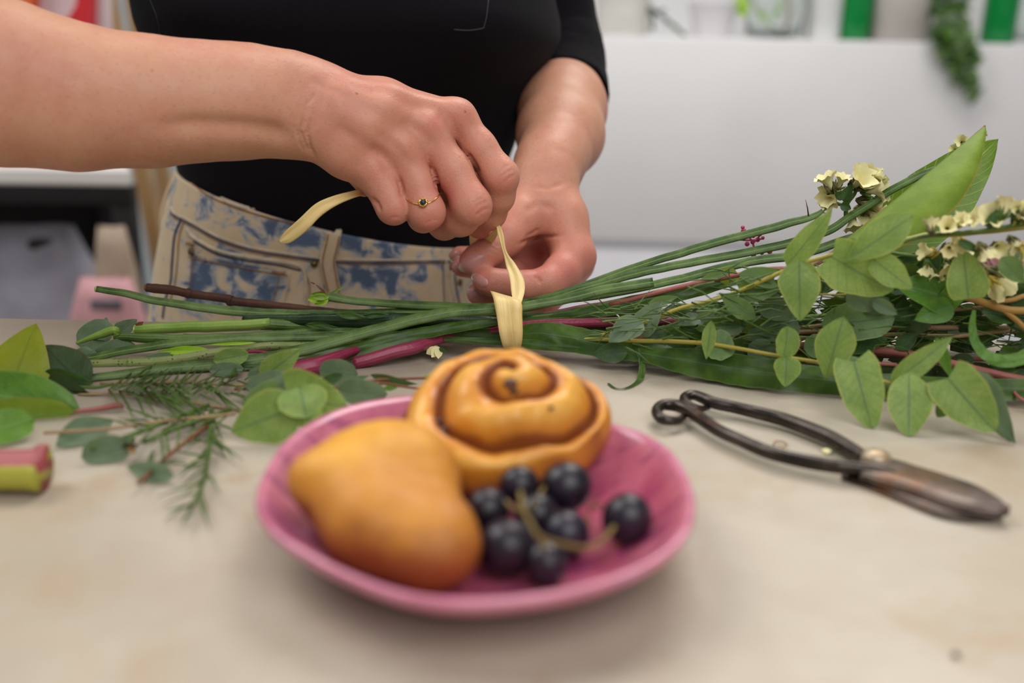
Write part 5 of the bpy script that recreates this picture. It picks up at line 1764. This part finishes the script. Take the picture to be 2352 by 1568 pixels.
def tlf(parent, b, t_, w, zb, zt, m, shape='ovate', tilt=0, fold=.15, bend=.05, **k):
    return lf(parent, b, t_, w, T_Y(b[0], b[1], zb), T_Y(t_[0], t_[1], zt), m, shape, tilt, fold, bend, **k)


t = bt('broad_leaf', 'yellow green broad leaf standing up at the left edge', 'leaf', 20, 860, .50)
lf(t, (-30, 1010), (83, 742), 165, .470, .525, ML_yel, 'ovate', 0, .1, .03, nu=12, nv=18)
t = bt('broad_leaf', 'bright green broad leaf folded over a pink leaf stalk at the left edge', 'leaf', 60, 930, .46)
lf(t, (185, 944), (-190, 880), 120, .468, .470, ML_mid, 'ovate', 10, .1, .05, nu=10, nv=16)
lf(t, (175, 945), (-200, 975), 100, .460, .452, ML_big, 'ovate', -20, .1, .05, nu=10, nv=16)
stem(t, [(140, 950, .462, 3), (185, 944, .463, 5), (230, 938, .466, 6), (270, 931, .468, 7), (283, 935, .468, 4)], MS_pink, name='leaf_stalk')
t = bt('broad_leaf', 'lower green leaf lying flat under the folded leaf at the left edge', 'leaf', 20, 1000, .44)
tlf(t, (80, 962), (-110, 1025), 80, .008, .004, ML_mid, 'ovate', 20)
t = bt('dark_leaf_sprig', 'dark purple green leaves beside the yellow green leaf', 'leaves', 150, 860, .51)
lf(t, (200, 890), (100, 792), 100, .505, .520, ML_olive, 'ovate', 0, .12, nu=8)
lf(t, (110, 890), (222, 920), 90, .50, .49, ML_olive, 'ovate', 30, .1)
lf(t, (95, 870), (215, 880), 60, .508, .505, ML_dark, 'ovate', 20, .1)
stem(t, [(95, 878, .50, 3), (150, 884, .495, 4), (215, 890, .49, 4), (260, 880, .49, 3)], MS_green)

t = bt('eucalyptus_sprig', 'pale grey green eucalyptus leaves behind the peeled stem end', 'leaves', 240, 790, .58)
for a in (((262, 750), (176, 790), 66, .575, .570, ML_grey, 'round', 20, .1), ((238, 752), (245, 728), 16, .575, .578, ML_grey, 'ovate', 0, .1), ((262, 768), (315, 733), 38, .580, .585, ML_grey, 'ovate', 10, .1),
          ((200, 850), (240, 782), 66, .555, .565, ML_grey, 'round', 10, .2), ((215, 830), (310, 790), 62, .560, .565, ML_grey, 'round', 10, .1), ((165, 835), (215, 805), 46, .552, .556, ML_grey, 'round', 0, .1), ((300, 845), (450, 815), 44, .548, .555, ML_grey, 'lance', 0, .1)):
    lf(t, *a[:6], a[6], a[7], a[8])
t = bt('eucalyptus_leaf', 'single grey green leaf under the fine pink twig on the left', 'leaf', 200, 990, .43)
tlf(t, (262, 965), (128, 1024), 74, .004, .002, ML_grey, 'obov', 15)
t = bt('eucalyptus_leaf', 'round grey green leaf with a brown dried flower at its base', 'leaf', 240, 1040, .41)
tlf(t, (300, 1024), (186, 1050), 78, .006, .003, ML_grey, 'round', 0)
tlf(t, (270, 1010), (312, 1010), 22, .006, .006, ML_grey, 'round', 0)
for k in range(5):
    tlf(t, (296, 1020), (312 + 6 * math.cos(k), 1030 + 14 * math.sin(k * 1.3)), 16, .006, .009, MS_oran if k % 2 else MS_bark, 'ovate', 20 * k, name='dried_flower', nu=3, nv=4)
t = bt('eucalyptus_leaf', 'small grey green leaf with a drawn out tip below the needles', 'leaf', 330, 1075, .40)
tlf(t, (400, 1095), (290, 1070), 50, .004, .004, ML_grey, 'ovate', 0)
t = bt('eucalyptus_leaf', 'small rounded leaf crossing below the speckled stem', 'leaf', 530, 815, .53)
lf(t, (490, 828), (572, 812), 44, .530, .532, ML_euc, 'round', 0, .2)
lf(t, (480, 850), (560, 846), 34, .525, .525, ML_grey, 'round', 0, .2)

t = bt('eucalyptus_cutting', 'eucalyptus cutting with large veined leaves touching the plate rim', 'branch', 660, 950, .44)
stem(t, [(580, 850, .51, 3), (598, 860, .50, 3), (622, 885, .485, 3), (640, 905, .47, 3)], MS_yell)
for a in (((600, 868), (692, 800), 62, .498, .500, ML_euc, 'ovate', 0, .2), ((660, 905), (800, 935), 130, .452, .440, ML_euc, 'heart', 10, .12), ((690, 930), (531, 992), 130, .437, .432, ML_euc, 'ovate', 0, .12), ((705, 960), (688, 886), 112, .428, .440, ML_euc, 'round', 0, .18), ((640, 900), (555, 930), 66, .468, .462, ML_euc2, 'heart', 0, .1),
          ((700, 870), (565, 888), 60, .488, .484, ML_grey, 'round', 0, .1), ((720, 870), (575, 915), 60, .478, .47, ML_grey, 'round', 0, .1), ((640, 850), (568, 862), 34, .50, .50, ML_grey, 'round', 0, .1), ((700, 960), (760, 985), 60, .43, .425, ML_euc, 'ovate', 0, .1)):
    lf(t, *a[:6], a[6], a[7], a[8], lobe=.12 if a[6] == 'heart' else 0)

t = bt('eucalyptus_cutting', 'grey green cutting with a forked red brown stem behind the spiral bun', 'branch', 850, 880, .47)
stem(t, [(770, 890, .475, 3), (830, 880, .480, 4), (880, 871, .484, 3.5), (960, 868, .487, 3.2), (1010, 868, .487, 3)], MS_brn)
stem(t, [(830, 880, .480, 3), (880, 881, .479, 3.2), (940, 888, .476, 3), (985, 893, .474, 3)], MS_brn, name='fork')
for a in (((822, 860), (732, 848), 60, .498, .502, ML_grey, 'round', -10, .1), ((788, 862), (730, 878), 24, .49, .49, ML_dark, 'ovate', 0, .4), ((775, 893), (890, 905), 62, .468, .460, ML_grey, 'round', 10, .1), ((760, 892), (850, 862), 24, .478, .49, ML_grey, 'lance', 0, .3), ((850, 860), (960, 882), 24, .488, .482, ML_dark, 'lance', 30, .3), ((880, 892), (915, 890), 14, .475, .475, ML_mid, 'lance', 0, .3)):
    lf(t, *a[:6], a[6], a[7], a[8])
strap(t, [(970, 868, .487, 3), (985, 862, .490, 6), (1000, 856, .493, 2)], ML_mid, n=4)

t = bt('fallen_floret', 'small pale yellow fallen flower below the magenta stem', 'flower', 1000, 808, .55)
for k in range(5):
    a = 1.6 + k * .5
    tlf(t, (1008, 796), (1008 + 34 * math.cos(a), 800 + 24 * math.sin(a)), 20, .008, .004, M_petal, 'obov', 0, .2, name='petal', nu=4, nv=5)
tlf(t, (1008, 800), (1030, 808), 10, .008, .008, ML_dark, 'ovate', 0, name='calyx', nu=3, nv=4)

# needle sprigs
t = bt('needle_sprig', 'long needle leaved sprig with a pale stem lying under the crossing stem', 'sprig', 400, 910, .49)
stem(t, [(180, 905, .49, 3), (290, 905, .488, 3), (400, 918, .482, 3.2), (480, 930, .477, 3.4), (565, 944, .470, 3)], MS_tan)
stem(t, [(230, 880, .505, 3), (400, 878, .505, 3), (560, 885, .50, 3)], MS_tan, name='side_stem')
stem(t, [(540, 893, .49, 3), (640, 893, .49, 3)], MS_brn, name='side_stem')


def tneedles(parent, spine, N, Lpx, seed, rp=2.6, spread=.9, m=None, z=.004, name='needle', stuff=False):
    rn = random.Random(seed); parts = []
    S = crom([tuple(map(float, s_)) for s_ in spine], 10)
    for i in range(N):
        k = int(i / N * (len(S) - 1)); p = S[k]; d = S[min(k + 1, len(S) - 1)] - S[max(k - 1, 0)]
        a0 = math.atan2(d[1], d[0]); a = a0 + rn.choice([-1, 1]) * rn.uniform(.35, spread)
        L = Lpx * rn.uniform(.6, 1.15)
        e = (p[0] + L * math.cos(a), p[1] + L * math.sin(a) * .75)
        z0 = z + rn.uniform(0, .004); z1 = max(.0012, z + rn.uniform(-.004, .008))
        A_, B_ = T(p[0], p[1], z0), T(e[0], e[1], z1)
        A_.y = min(A_.y, .58); B_.y = min(B_.y, .58)
        M_ = (A_ + B_) / 2 + Vector((rn.uniform(-.001, .001), 0, rn.uniform(0, .0015)))
        sw = sweep([A_, M_, B_], [rpx(A_, rp * .8), rpx(A_, rp), rpx(A_, rp * .2)], 5, flat=.6)
        if stuff: parts.append(sw)
        else: obj(name, sw[0], sw[1], m or MS_green, parent, uv=sw[2])
    if stuff:
        v, f, uv = join(parts); tag(obj('needle_foliage', v, f, m or MS_green, parent, uv=uv), kind='stuff')


tneedles(t, [(250, 895), (330, 900), (420, 905), (560, 900)], 46, 95, 1, 3.2, 1.2)
tneedles(t, [(300, 880), (420, 880), (600, 870)], 26, 95, 2, 3.2, 1.1)
t = bt('needle_sprig', 'green needle sprig with its tips spread beside the dried flower', 'sprig', 380, 980, .43)
P = [(565, 944), (460, 950), (350, 965), (240, 992), (170, 998)]
v, f, uv = sweep([T(x, y, .008) for x, y in [(540, 950), (470, 958), (380, 966), (250, 985), (100, 994)]], [.0008] * 5, 6); obj('stem', v, f, MS_tan, t, uv=uv)
tneedles(t, [(520, 955), (440, 965), (380, 975), (300, 985)], 22, 105, 3, 3.6, 1.1)
v, f, uv = sweep([T(x, y, .007) for x, y in [(480, 930), (400, 960), (300, 1000), (210, 1030)]], [.0011] * 4, 6); obj('stem', v, f, MS_green, t, uv=uv)
v, f, uv = sweep([T(x, y, .007) for x, y in [(330, 1015), (400, 985), (470, 960), (530, 940)]], [.0011] * 4, 6); obj('stem', v, f, MS_green, t, uv=uv)
t = bt('needle_sprig', 'needle sprig hanging lowest in front of the other cuttings', 'sprig', 470, 1080, .37)
v, f, uv = sweep([T(x, y, .005) for x, y in [(485, 940), (482, 1000), (480, 1040), (470, 1100), (448, 1150), (420, 1200)]], [.0010] * 5 + [.0004], 6); obj('stem', v, f, MS_green, t, uv=uv)
v, f, uv = sweep([T(x, y, .005) for x, y in [(318, 1110), (370, 1060), (420, 1020), (480, 975)]], [.0010] * 4, 6); obj('stem', v, f, MS_brn, t, uv=uv)
tneedles(t, [(485, 940), (482, 1000), (478, 1060), (462, 1120), (440, 1170)], 20, 100, 7, 3.8, 1.1)
tneedles(t, [(340, 1090), (400, 1035), (470, 985)], 12, 100, 8, 3.8, 1.2)
t = bt('needle_leaf', 'two loose needle leaves beside the top of the spiral bun', 'needles', 1260, 845, .50)
for a, b in (((1243, 848), (1279, 823)), ((1258, 860), (1300, 850))):
    sw = sweep([T(*a, .002), T((a[0] + b[0]) / 2, (a[1] + b[1]) / 2 + 2, .003), T(*b, .002)], [.0006, .0008, .0002], 5); obj('needle', sw[0], sw[1], MS_green, t, uv=sw[2])
sw = sweep([T(1393, 882, .002), T(1402, 900, .002), T(1420, 908, .002)], [.0008, .001, .0003], 5)

# thick rhubarb-like stalk piece
t = bt('cut_stalk', 'short thick yellow and red cut stalk at the left edge', 'stalk', 30, 1085, .38)
za_ = .010
A_, B_ = T(-120, 1080, za_), T(100, 1078, za_)
r_ = .0085
V = []; Fc = []; n = 24; N = 12; UV = []
for j in range(N + 1):
    p = A_.lerp(B_, j / N)
    for k in range(n):
        a = 2 * math.pi * k / n
        groove = 1 - .28 * math.exp(-((a - 1.9) / .5) ** 2)
        fl = 1 + (.12 * (j / N) ** 8)
        V.append(p + Vector((0, math.cos(a) * r_ * groove * fl, math.sin(a) * r_ * groove * fl + .0)))
        UV.append((k / n, j / N))
for j in range(N):
    for k in range(n):
        Fc.append((j * n + k, j * n + (k + 1) % n, (j + 1) * n + (k + 1) % n, (j + 1) * n + k))
Fc.append(tuple(range(n - 1, -1, -1))); Fc.append(tuple(range(N * n, (N + 1) * n)))
ms = NT('red and yellow stalk')
sx = ms.n('ShaderNodeSeparateXYZ'); ms.s(sx, 0, ms.co('UV'))
nz = ms.math('MULTIPLY', ms.math('SUBTRACT', ms.noise(60, 3), .5), .06)
u_ = ms.math('ADD', sx.outputs[0], nz)
red1 = ms.math('MULTIPLY', ms.step(u_, .12, .15), ms.step(u_, .40, .42, 1, 0))
red2 = ms.math('MULTIPLY', ms.step(u_, .63, .67), ms.step(u_, .80, .83, 1, 0))
ms.out(ms.mix(ms.math('MAXIMUM', red1, red2), ms.mix(ms.noise(50), (0.36, 0.36, 0.03), (0.44, 0.42, 0.06)), (0.33, 0.06, 0.065)), .45)
obj('stalk', V, Fc, ms.m, t, uv=UV)
v, f, uv = sphere(B_ + Vector((-.0025, .006, .0072)), .003, 12, 8, (1.1, .9, .5)); obj('torn_edge', v, f, MS_pink, t, uv=uv)

# crumbs and bits
M_crumb = plain('dark crumb', (0.035, 0.025, 0.012), .8, .4, 200)
for (x, y, r, nm, lab, m) in ((2195, 1508, 9, 'crumb', 'dark speck near the lower right corner of the table', M_crumb), (1898, 1041, 11, 'petal_bit', 'tiny cream and yellow bit between the scissor handles', M_petal)):
    p = T(x, y, 0); rr_m = rpx(p, r)
    v, f, uv = sphere(p + Vector((0, 0, rr_m * .5)), rr_m, 12, 8, (1, 1.1, .6), nz=.4); tag(obj(nm, v, f, m, uv=uv), lab, 'crumb')
v, f, uv = sweep([T(1775, 1022, .001), T(1782, 1012, .001), T(1798, 1013, .001), T(1808, 1020, .001), T(1800, 1026, .001), T(1786, 1023, .001)], [.0003] * 6, 5)
tag(obj('root_hair', v, f, MS_oran, uv=uv), 'thin brown curled root hair between the scissor handles', 'fibre')
# ================================================================== plate with food
def m_plate():
    n = NT('pink glazed earthenware')
    a = n.noise(14, 4, .6, dist=1.0)
    c = n.mix(n.step(a, .32, .68), (0.34, 0.05, 0.12), (0.58, 0.17, 0.24))
    st = n.noise(30, 4, .6, vec=n.mapv(n.co(), (1, 3.5, 1), (0, 0, .7)))
    c = n.mix(n.math('MULTIPLY', n.step(st, .48, .66), .7), c, (0.22, 0.02, 0.11))
    rim = n.attr('rim')
    c = n.mix(n.math('MULTIPLY', rim, n.math('ADD', .45, n.math('MULTIPLY', n.step(n.noise(40, 3), .4, .6), .35))), c, (0.66, 0.25, 0.35))
    n.bump(n.noise(35, 3, .5), .25, .003)
    m = n.out(c, .22)
    n.b.inputs['Coat Weight'].default_value = .3
    return m


RIM = [(592, 1150, .028), (612, 1078, .028), (660, 1010, .028), (740, 955, .028), (830, 924, .028), (930, 909, .027), (1050, 902, .026), (1180, 905, .026), (1290, 925, .026), (1380, 963, .027), (1480, 996, .027), (1550, 1045, .028), (1588, 1120, .029),
       (1588, 1190, .029), (1555, 1245, .028), (1480, 1298, .027), (1360, 1342, .026), (1210, 1370, .025), (1060, 1378, .025), (930, 1363, .025), (800, 1318, .026), (690, 1260, .027), (622, 1210, .028)]
rp_ = [np.array(tuple(T(x, y, z))) for x, y, z in RIM]
nR = len(rp_)
# closed resampling
loop = []
for i in range(nR):
    a, b, c, d = rp_[i - 1], rp_[i], rp_[(i + 1) % nR], rp_[(i + 2) % nR]
    for k in range(6):
        t_ = k / 6
        loop.append(0.5 * ((2 * b) + (-a + c) * t_ + (2 * a - 5 * b + 4 * c - d) * t_ ** 2 + (-a + 3 * b - 3 * c + d) * t_ ** 3))
PC = sum(loop) / len(loop); PC[2] = 0
prof = []   # (fraction of the rim radius, height fraction, extra z, rim attribute)
inner = [(0.0, 0.0), (0.25, 0.0), (0.50, 0.01), (0.62, 0.06), (0.72, 0.18), (0.82, 0.42), (0.90, 0.68), (0.955, 0.90), (0.975, 0.975)]
outer = [(1.0, 1.0), (1.012, .93), (1.0, .82), (0.95, .60), (0.87, .33), (0.76, .08), (0.66, -.12), (0.60, -.17), (.56, -.19), (.54, -.10), (0.25, -.08), (0.0, -.08)]
ZF = .0062
V = []; UV = []; AT = []
for (fr, hf) in inner + outer:
    for p in loop:
        d = p - PC
        z = ZF + hf * (p[2] - ZF)
        if hf < 0: z = ZF + hf * .030
        q = PC + d * fr; q[2] = max(z, 0.0002)
        V.append(tuple(q)); UV.append((fr, hf)); AT.append(1.0 if (fr > .965 and hf > .8) else (0.35 if hf > .6 and fr >= .95 else 0))
nL = len(loop); Fc = []
for i in range(len(inner) + len(outer) - 1):
    for k in range(nL):
        a = i * nL + k; b = i * nL + (k + 1) % nL
        Fc.append((a, b, b + nL, a + nL))
MP = m_plate()
plate = thing('plate', 'pink glazed handmade plate holding pastry, bread and dark grapes', 'plate', tuple(PC))
obj('dish', V, Fc, MP, plate, uv=UV, attr={'rim': AT})

# ---- bread / fruit-shaped golden roll
lo = np.array([-.085, .25, .0]); hi = np.array([.01, .40, .075])
S = SDF(lo, hi, .0011)
cone_list(S, [(722, 1100, .322, 58), (800, 1105, .330, 95), (880, 1108, .337, 124)], .012)
cone_list(S, [(880, 1108, .337, 124), (925, 1105, .338, 118)], .010)
cone_list(S, [(930, 1120, .335, 112), (1000, 1240, .303, 84), (1012, 1258, .298, 76)], .012)
cone_list(S, [(800, 1140, .318, 82), (850, 1205, .306, 92), (960, 1255, .300, 82)], .012)
Vp, Fp = S.mesh(); del S
Vp[:, 2] = np.maximum(Vp[:, 2], ZF + .0012)
for i in range(len(Vp)):
    p = Vector(Vp[i]); d = mnoise.noise(p * 55) * .0012 + mnoise.noise(p * 140) * .0004
    Vp[i, 2] += d if Vp[i, 2] > ZF + .002 else 0
PPx = proj(Vp)
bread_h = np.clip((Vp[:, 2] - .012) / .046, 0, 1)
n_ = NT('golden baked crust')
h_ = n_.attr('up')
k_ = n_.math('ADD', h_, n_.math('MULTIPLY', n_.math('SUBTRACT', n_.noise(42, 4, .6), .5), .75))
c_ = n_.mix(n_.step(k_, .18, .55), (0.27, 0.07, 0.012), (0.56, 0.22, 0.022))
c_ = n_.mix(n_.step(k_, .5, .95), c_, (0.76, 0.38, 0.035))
n_.bump(n_.noise(160, 4, .6), .3, .0012)
M_crust = n_.out(c_, .55)
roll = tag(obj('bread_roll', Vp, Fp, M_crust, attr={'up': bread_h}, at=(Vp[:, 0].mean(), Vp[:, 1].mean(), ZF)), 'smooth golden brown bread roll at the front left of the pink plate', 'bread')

# ---- spiral raisin bun
bun = thing('raisin_bun', 'spiral raisin bun with glazed brown folds at the back of the plate', 'pastry', T(1150, 1060, .012))
BC = Vector((T(1152, 1000, .02).x, .395, .0195)); BR = .0425
tiltM = Matrix.Rotation(rad(22.5), 3, 'X')
NA, NRR = 180, 90
V = []; AT = []; UV = []
apex = Vector((0.003, 0.004, 0))


def bun_h(r, a):
    # r 0..1, a angle; three turns of dough, each rising toward the middle
    turns = 2.45
    s = r * turns - (a / (2 * math.pi)) - 0.02 + .13 * r * mnoise.noise(Vector((math.cos(a) * 1.6, math.sin(a) * 1.6, r * 2.5)))
    fr = s - math.floor(s)
    ridge = math.sin(math.pi * min(1, max(0, fr))) ** .75
    base = .017 * (1 - r ** 1.7) + .009 * (1 - r)
    amp = .0085 * (0.6 + .6 * r)
    edge = max(0, 1 - max(0, (r - .90)) / .10) ** .5
    steps = .0045 * (1 - fr)
    h = base + amp * ridge + steps * (1 - r * .4)
    if r < .12: h -= .003 * (1 - r / .12)
    return h, fr, ridge


for j in range(NRR + 1):
    r = (j / NRR)
    for i in range(NA):
        a = 2 * math.pi * i / NA
        h, fr, ridge = bun_h(r, a)
        rim_n = 1 + .045 * math.sin(2 * a + .6) + .04 * math.sin(3 * a + 1.5) + .012 * math.sin(7 * a)
        e = 1.0
        if r > .9: h *= max(0.0, 1 - ((r - .9) / .1) ** 2) ** .5
        p = Vector((math.cos(a) * r * BR * 1.03 * rim_n, math.sin(a) * r * BR * .93 * rim_n, h + .002))
        p += apex * (1 - r) * 1.0
        nz = mnoise.noise(Vector((p.x * 70, p.y * 70, 3))) * .0032 + mnoise.noise(Vector((p.x * 200, p.y * 200, 8))) * .0005
        p.z += nz * min(1, r * 4)
        q = BC + tiltM @ p + Vector((0, 0, .004))
        V.append(q); UV.append((r, i / NA))
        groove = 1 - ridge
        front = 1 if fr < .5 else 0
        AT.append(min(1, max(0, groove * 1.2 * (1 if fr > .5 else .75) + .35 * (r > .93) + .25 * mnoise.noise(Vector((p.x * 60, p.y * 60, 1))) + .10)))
nb = len(V)
for i in range(NA):
    a = 2 * math.pi * i / NA
    q = BC + tiltM @ Vector((math.cos(a) * BR * .74, math.sin(a) * BR * .62, -.001)); q.z = ZF + .003
    V.append(q); UV.append((1, i / NA)); AT.append(1)
Fc = []
for j in range(NRR + 1):
    for i in range(NA):
        a = j * NA + i; b = j * NA + (i + 1) % NA
        Fc.append((a, b, b + NA, a + NA))
Fc.append(tuple(range(nb + NA - 1, nb - 1, -1)))
V = [Vector((p.x, p.y, max(p.z, ZF + .002))) for p in V]
n_ = NT('egg glazed pastry')
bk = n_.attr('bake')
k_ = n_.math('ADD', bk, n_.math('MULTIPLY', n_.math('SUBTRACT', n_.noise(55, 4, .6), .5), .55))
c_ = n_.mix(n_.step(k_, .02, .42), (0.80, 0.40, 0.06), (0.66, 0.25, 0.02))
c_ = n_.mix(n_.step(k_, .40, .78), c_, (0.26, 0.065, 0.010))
n_.bump(n_.noise(150, 4, .6), .35, .0012)
M_bun = n_.out(c_, .40)
n_.b.inputs['Coat Weight'].default_value = .08
obj('dough', V, Fc, M_bun, bun, uv=UV, attr={'bake': AT})
BB = bvh_of(V, Fc)
M_raisin = plain('dark raisin', (0.06, 0.018, 0.012), .45, .5, 400)
for (x, y, r, sx_, sy_) in ((1172, 880, 15, 1.1, .8), (1180, 898, 9, 1.4, .6), (1012, 968, 14, .9, .9), (1022, 988, 15, 1.0, .8), (1176, 845, 8, 1.6, .6), (1264, 937, 6, 1, 1), (1030, 1000, 9, 1, 1)):
    h, nn = hit(BB, x, y, .0008)
    if h is None: continue
    v, f, uv = sphere(h, rpx(h, r), 16, 10, (sx_, sy_, .6), nz=.6); obj('raisin', v, f, M_raisin, bun, uv=uv)

# ---- grapes
grapes = thing('grape_bunch', 'small bunch of black grapes on its stalk at the front right of the plate', 'grapes', T(1250, 1240, ZF))
n_ = NT('black grape')
c_ = n_.mix(n_.step(n_.noise(60, 4, .6), .3, .7), (0.006, 0.002, 0.006), (0.018, 0.013, 0.026))
n_.bump(n_.noise(200, 2), .06, .0005)
M_grape = n_.out(c_, .33)
for (x, y, r, zc) in ((1165, 1258, 64, .0175), (1253, 1292, 50, .0150), (1298, 1228, 54, .0155), (1440, 1190, 55, .0195), (1118, 1172, 50, .0215), (1193, 1113, 43, .0260), (1300, 1118, 56, .0230), (1232, 1180, 46, .0200)):
    p = T(x, y, zc); rm = rpx(p, r)
    if p.z < ZF + rm * .98 and x != 1440: p = T(x, y, ZF + rm * 1.0)
    rm *= 1.05
    v, f, uv = sphere(p, rm, 32, 20, (1, 1, 1.04), Matrix.Rotation(R.uniform(0, 3), 3, (R.random(), R.random(), R.random())))
    obj('grape', v, f, M_grape, grapes, uv=uv)
MS_gr = m_stem('grape stalk', (0.17, 0.11, 0.025), (0.26, 0.19, 0.06), .3, .6)


def zst(pl, r, n=6, m=MS_gr, parent=grapes, name='stalk'):
    P = crom([tuple(map(float, p)) for p in pl], n)
    pts = [T(p[0], p[1], p[2]) for p in P]
    v, f, uv = sweep(pts, [rpx(p, r) for p in pts], 8, wob=.0003); obj(name, v, f, m, parent, uv=uv)


zst([(1196, 1130, .034), (1203, 1170, .034), (1220, 1205, .034), (1240, 1232, .032), (1290, 1250, .028), (1345, 1258, .024), (1385, 1240, .022), (1410, 1210, .022)], 6)
zst([(1238, 1230, .032), (1250, 1255, .030), (1252, 1270, .028)], 4)
zst([(1335, 1205, .018), (1352, 1178, .020), (1368, 1160, .022), (1395, 1160, .022)], 3.5, m=MS_brn)
zst([(1352, 1178, .020), (1362, 1150, .024), (1378, 1140, .026)], 3.2, m=MS_brn)
zst([(1368, 1160, .022), (1380, 1172, .022)], 3.2, m=MS_brn)
zst([(1320, 1200, .016), (1342, 1208, .016), (1352, 1192, .018)], 5)
zst([(1250, 1120, .026), (1236, 1140, .026), (1225, 1165, .026)], 5)
zst([(1160, 1150, .026), (1180, 1168, .026), (1205, 1172, .028)], 5)

# ================================================================== scissors
n_ = NT('blackened steel')
k_ = n_.noise(45, 4, .6)
c_ = n_.mix(n_.step(k_, .35, .7), (0.035, 0.028, 0.024), (0.085, 0.068, 0.058))
c_ = n_.mix(n_.math('MULTIPLY', n_.step(n_.noise(30, 4, .6), .55, .72), .6), c_, (0.14, 0.055, 0.022))
n_.bump(n_.noise(220, 3), .15, .0005)
M_steel = n_.out(c_, n_.step(n_.noise(80, 3), .3, .7, .22, .40), Metallic=.75)
n_ = NT('worn steel blade')
c_ = n_.mix(n_.step(n_.noise(50, 5, .65), .35, .66), (0.055, 0.035, 0.026), (0.17, 0.13, 0.11))
c_ = n_.mix(n_.math('MULTIPLY', n_.step(n_.noise(24, 4, .6, dist=.5), .52, .66), .7), c_, (0.16, 0.065, 0.02))
n_.bump(n_.noise(160, 4), .2, .0005)
M_blade = n_.out(c_, .42, Metallic=.55)
sc = thing('scissors', 'black forged steel florist scissors lying right of the plate', 'scissors', T(1950, 1060, 0))


def bar(pl, name, m=M_steel, n=8, hgt=1.0, z=.0055):
    P = crom([tuple(map(float, p)) for p in pl], n)
    pts = [T(p[0], p[1], p[3] if len(p) > 3 else z) for p in P]
    rr = [rpx(p, P[i][2]) for i, p in enumerate(pts)]
    v, f, uv = sweep(pts, rr, 16, flat=hgt)
    v = [Vector((p.x, p.y, max(p.z, .0004))) for p in v]
    return obj(name, v, f, m, sc, uv=uv)


h1 = bar([(1576, 950, 7, .004), (1562, 964, 9, .005), (1540, 966, 11, .006), (1518, 960, 13, .0065), (1508, 945, 13, .007), (1520, 931, 13, .0075), (1545, 930, 14, .0075), (1572, 937, 15, .0075), (1602, 956, 15, .007), (1650, 988, 15, .0065), (1702, 1012, 15, .0065), (1758, 1036, 16, .0065), (1814, 1052, 16, .0065), (1870, 1063, 17, .0065), (1925, 1071, 17, .007), (1980, 1076, 16, .007), (2030, 1084, 14, .007), (2060, 1092, 8, .0065)], 'handle', hgt=1.0)
h2 = bar([(1628, 935, 6, .004), (1610, 938, 8, .005), (1590, 934, 10, .006), (1574, 924, 12, .0065), (1574, 912, 12, .007), (1592, 907, 12, .0075), (1614, 914, 13, .0075), (1640, 925, 14, .007), (1690, 936, 14, .006), (1740, 948, 15, .006), (1795, 962, 16, .0055), (1851, 982, 17, .0055), (1906, 1005, 18, .0055), (1950, 1030, 18, .005), (1985, 1050, 16, .005)], 'handle', hgt=1.0)


def blade(top, bot, tip, z0, z1, name, bulge=.0012):
    """outline from pixels at height; a flat-ish leaf with a ground ridge"""
    a = crom([tuple(map(float, p)) for p in top], 6); b = crom([tuple(map(float, p)) for p in bot], 6)
    n = min(len(a), len(b)); V = []; UV = []; Fc = []; nu = 8
    for j in range(n):
        A_ = T(a[j][0], a[j][1], z1); B_ = T(b[j][0], b[j][1], z1)
        for i in range(nu + 1):
            u = i / nu
            p = A_.lerp(B_, u)
            p.z += bulge * math.sin(math.pi * u) - (.0012 if i in (0, nu) else 0)
            V.append(p); UV.append((u, j / n))
    m_ = len(V)
    for j in range(n):
        A_ = T(a[j][0], a[j][1], z1); B_ = T(b[j][0], b[j][1], z1)
        for i in range(nu + 1):
            p = A_.lerp(B_, i / nu); p.z = z0
            V.append(p); UV.append((i / nu, j / n))
    k = nu + 1
    for j in range(n - 1):
        for i in range(nu):
            q = j * k + i
            Fc.append((q, q + 1, q + k + 1, q + k)); Fc.append((m_ + q, m_ + q + k, m_ + q + k + 1, m_ + q + 1))
        for e in (0, nu):
            q = j * k + e; Fc.append((q, q + k, m_ + q + k, m_ + q))
    for j in (0, n - 1):
        for i in range(nu):
            q = j * k + i; Fc.append((q, q + 1, m_ + q + 1, m_ + q))
    obj(name, V, Fc, M_blade, sc, uv=UV)


blade([(1975, 1050), (2040, 1046), (2110, 1066), (2184, 1088), (2245, 1110), (2290, 1138), (2318, 1166)], [(1975, 1084), (2030, 1100), (2090, 1118), (2160, 1143), (2230, 1162), (2285, 1170), (2320, 1168)], None, .0042, .0072, 'blade')
blade([(1935, 1060), (1990, 1070), (2060, 1092), (2140, 1112), (2210, 1130), (2270, 1150), (2306, 1172)], [(1935, 1086), (1995, 1108), (2065, 1136), (2150, 1170), (2220, 1184), (2275, 1182), (2308, 1174)], None, .0008, .0036, 'blade', .0005)
pv = T(2014, 1046, .0085); rm = rpx(pv, 33)
v, f, uv = lathe([(rm * 1.0, -.0075), (rm * 1.05, -.002), (rm * 1.0, .0), (rm * .8, .0018), (rm * .4, .0026), (.0001, .0028)], pv, 24)
n_ = NT('worn brass rivet'); n_.out(n_.mix(n_.step(n_.noise(120, 3), .4, .6), (0.40, 0.28, 0.16), (0.52, 0.43, 0.32)), .45, Metallic=.5)
n_.bump(n_.noise(200, 3), .5, .001)
obj('rivet', v, f, n_.m, sc, uv=uv)
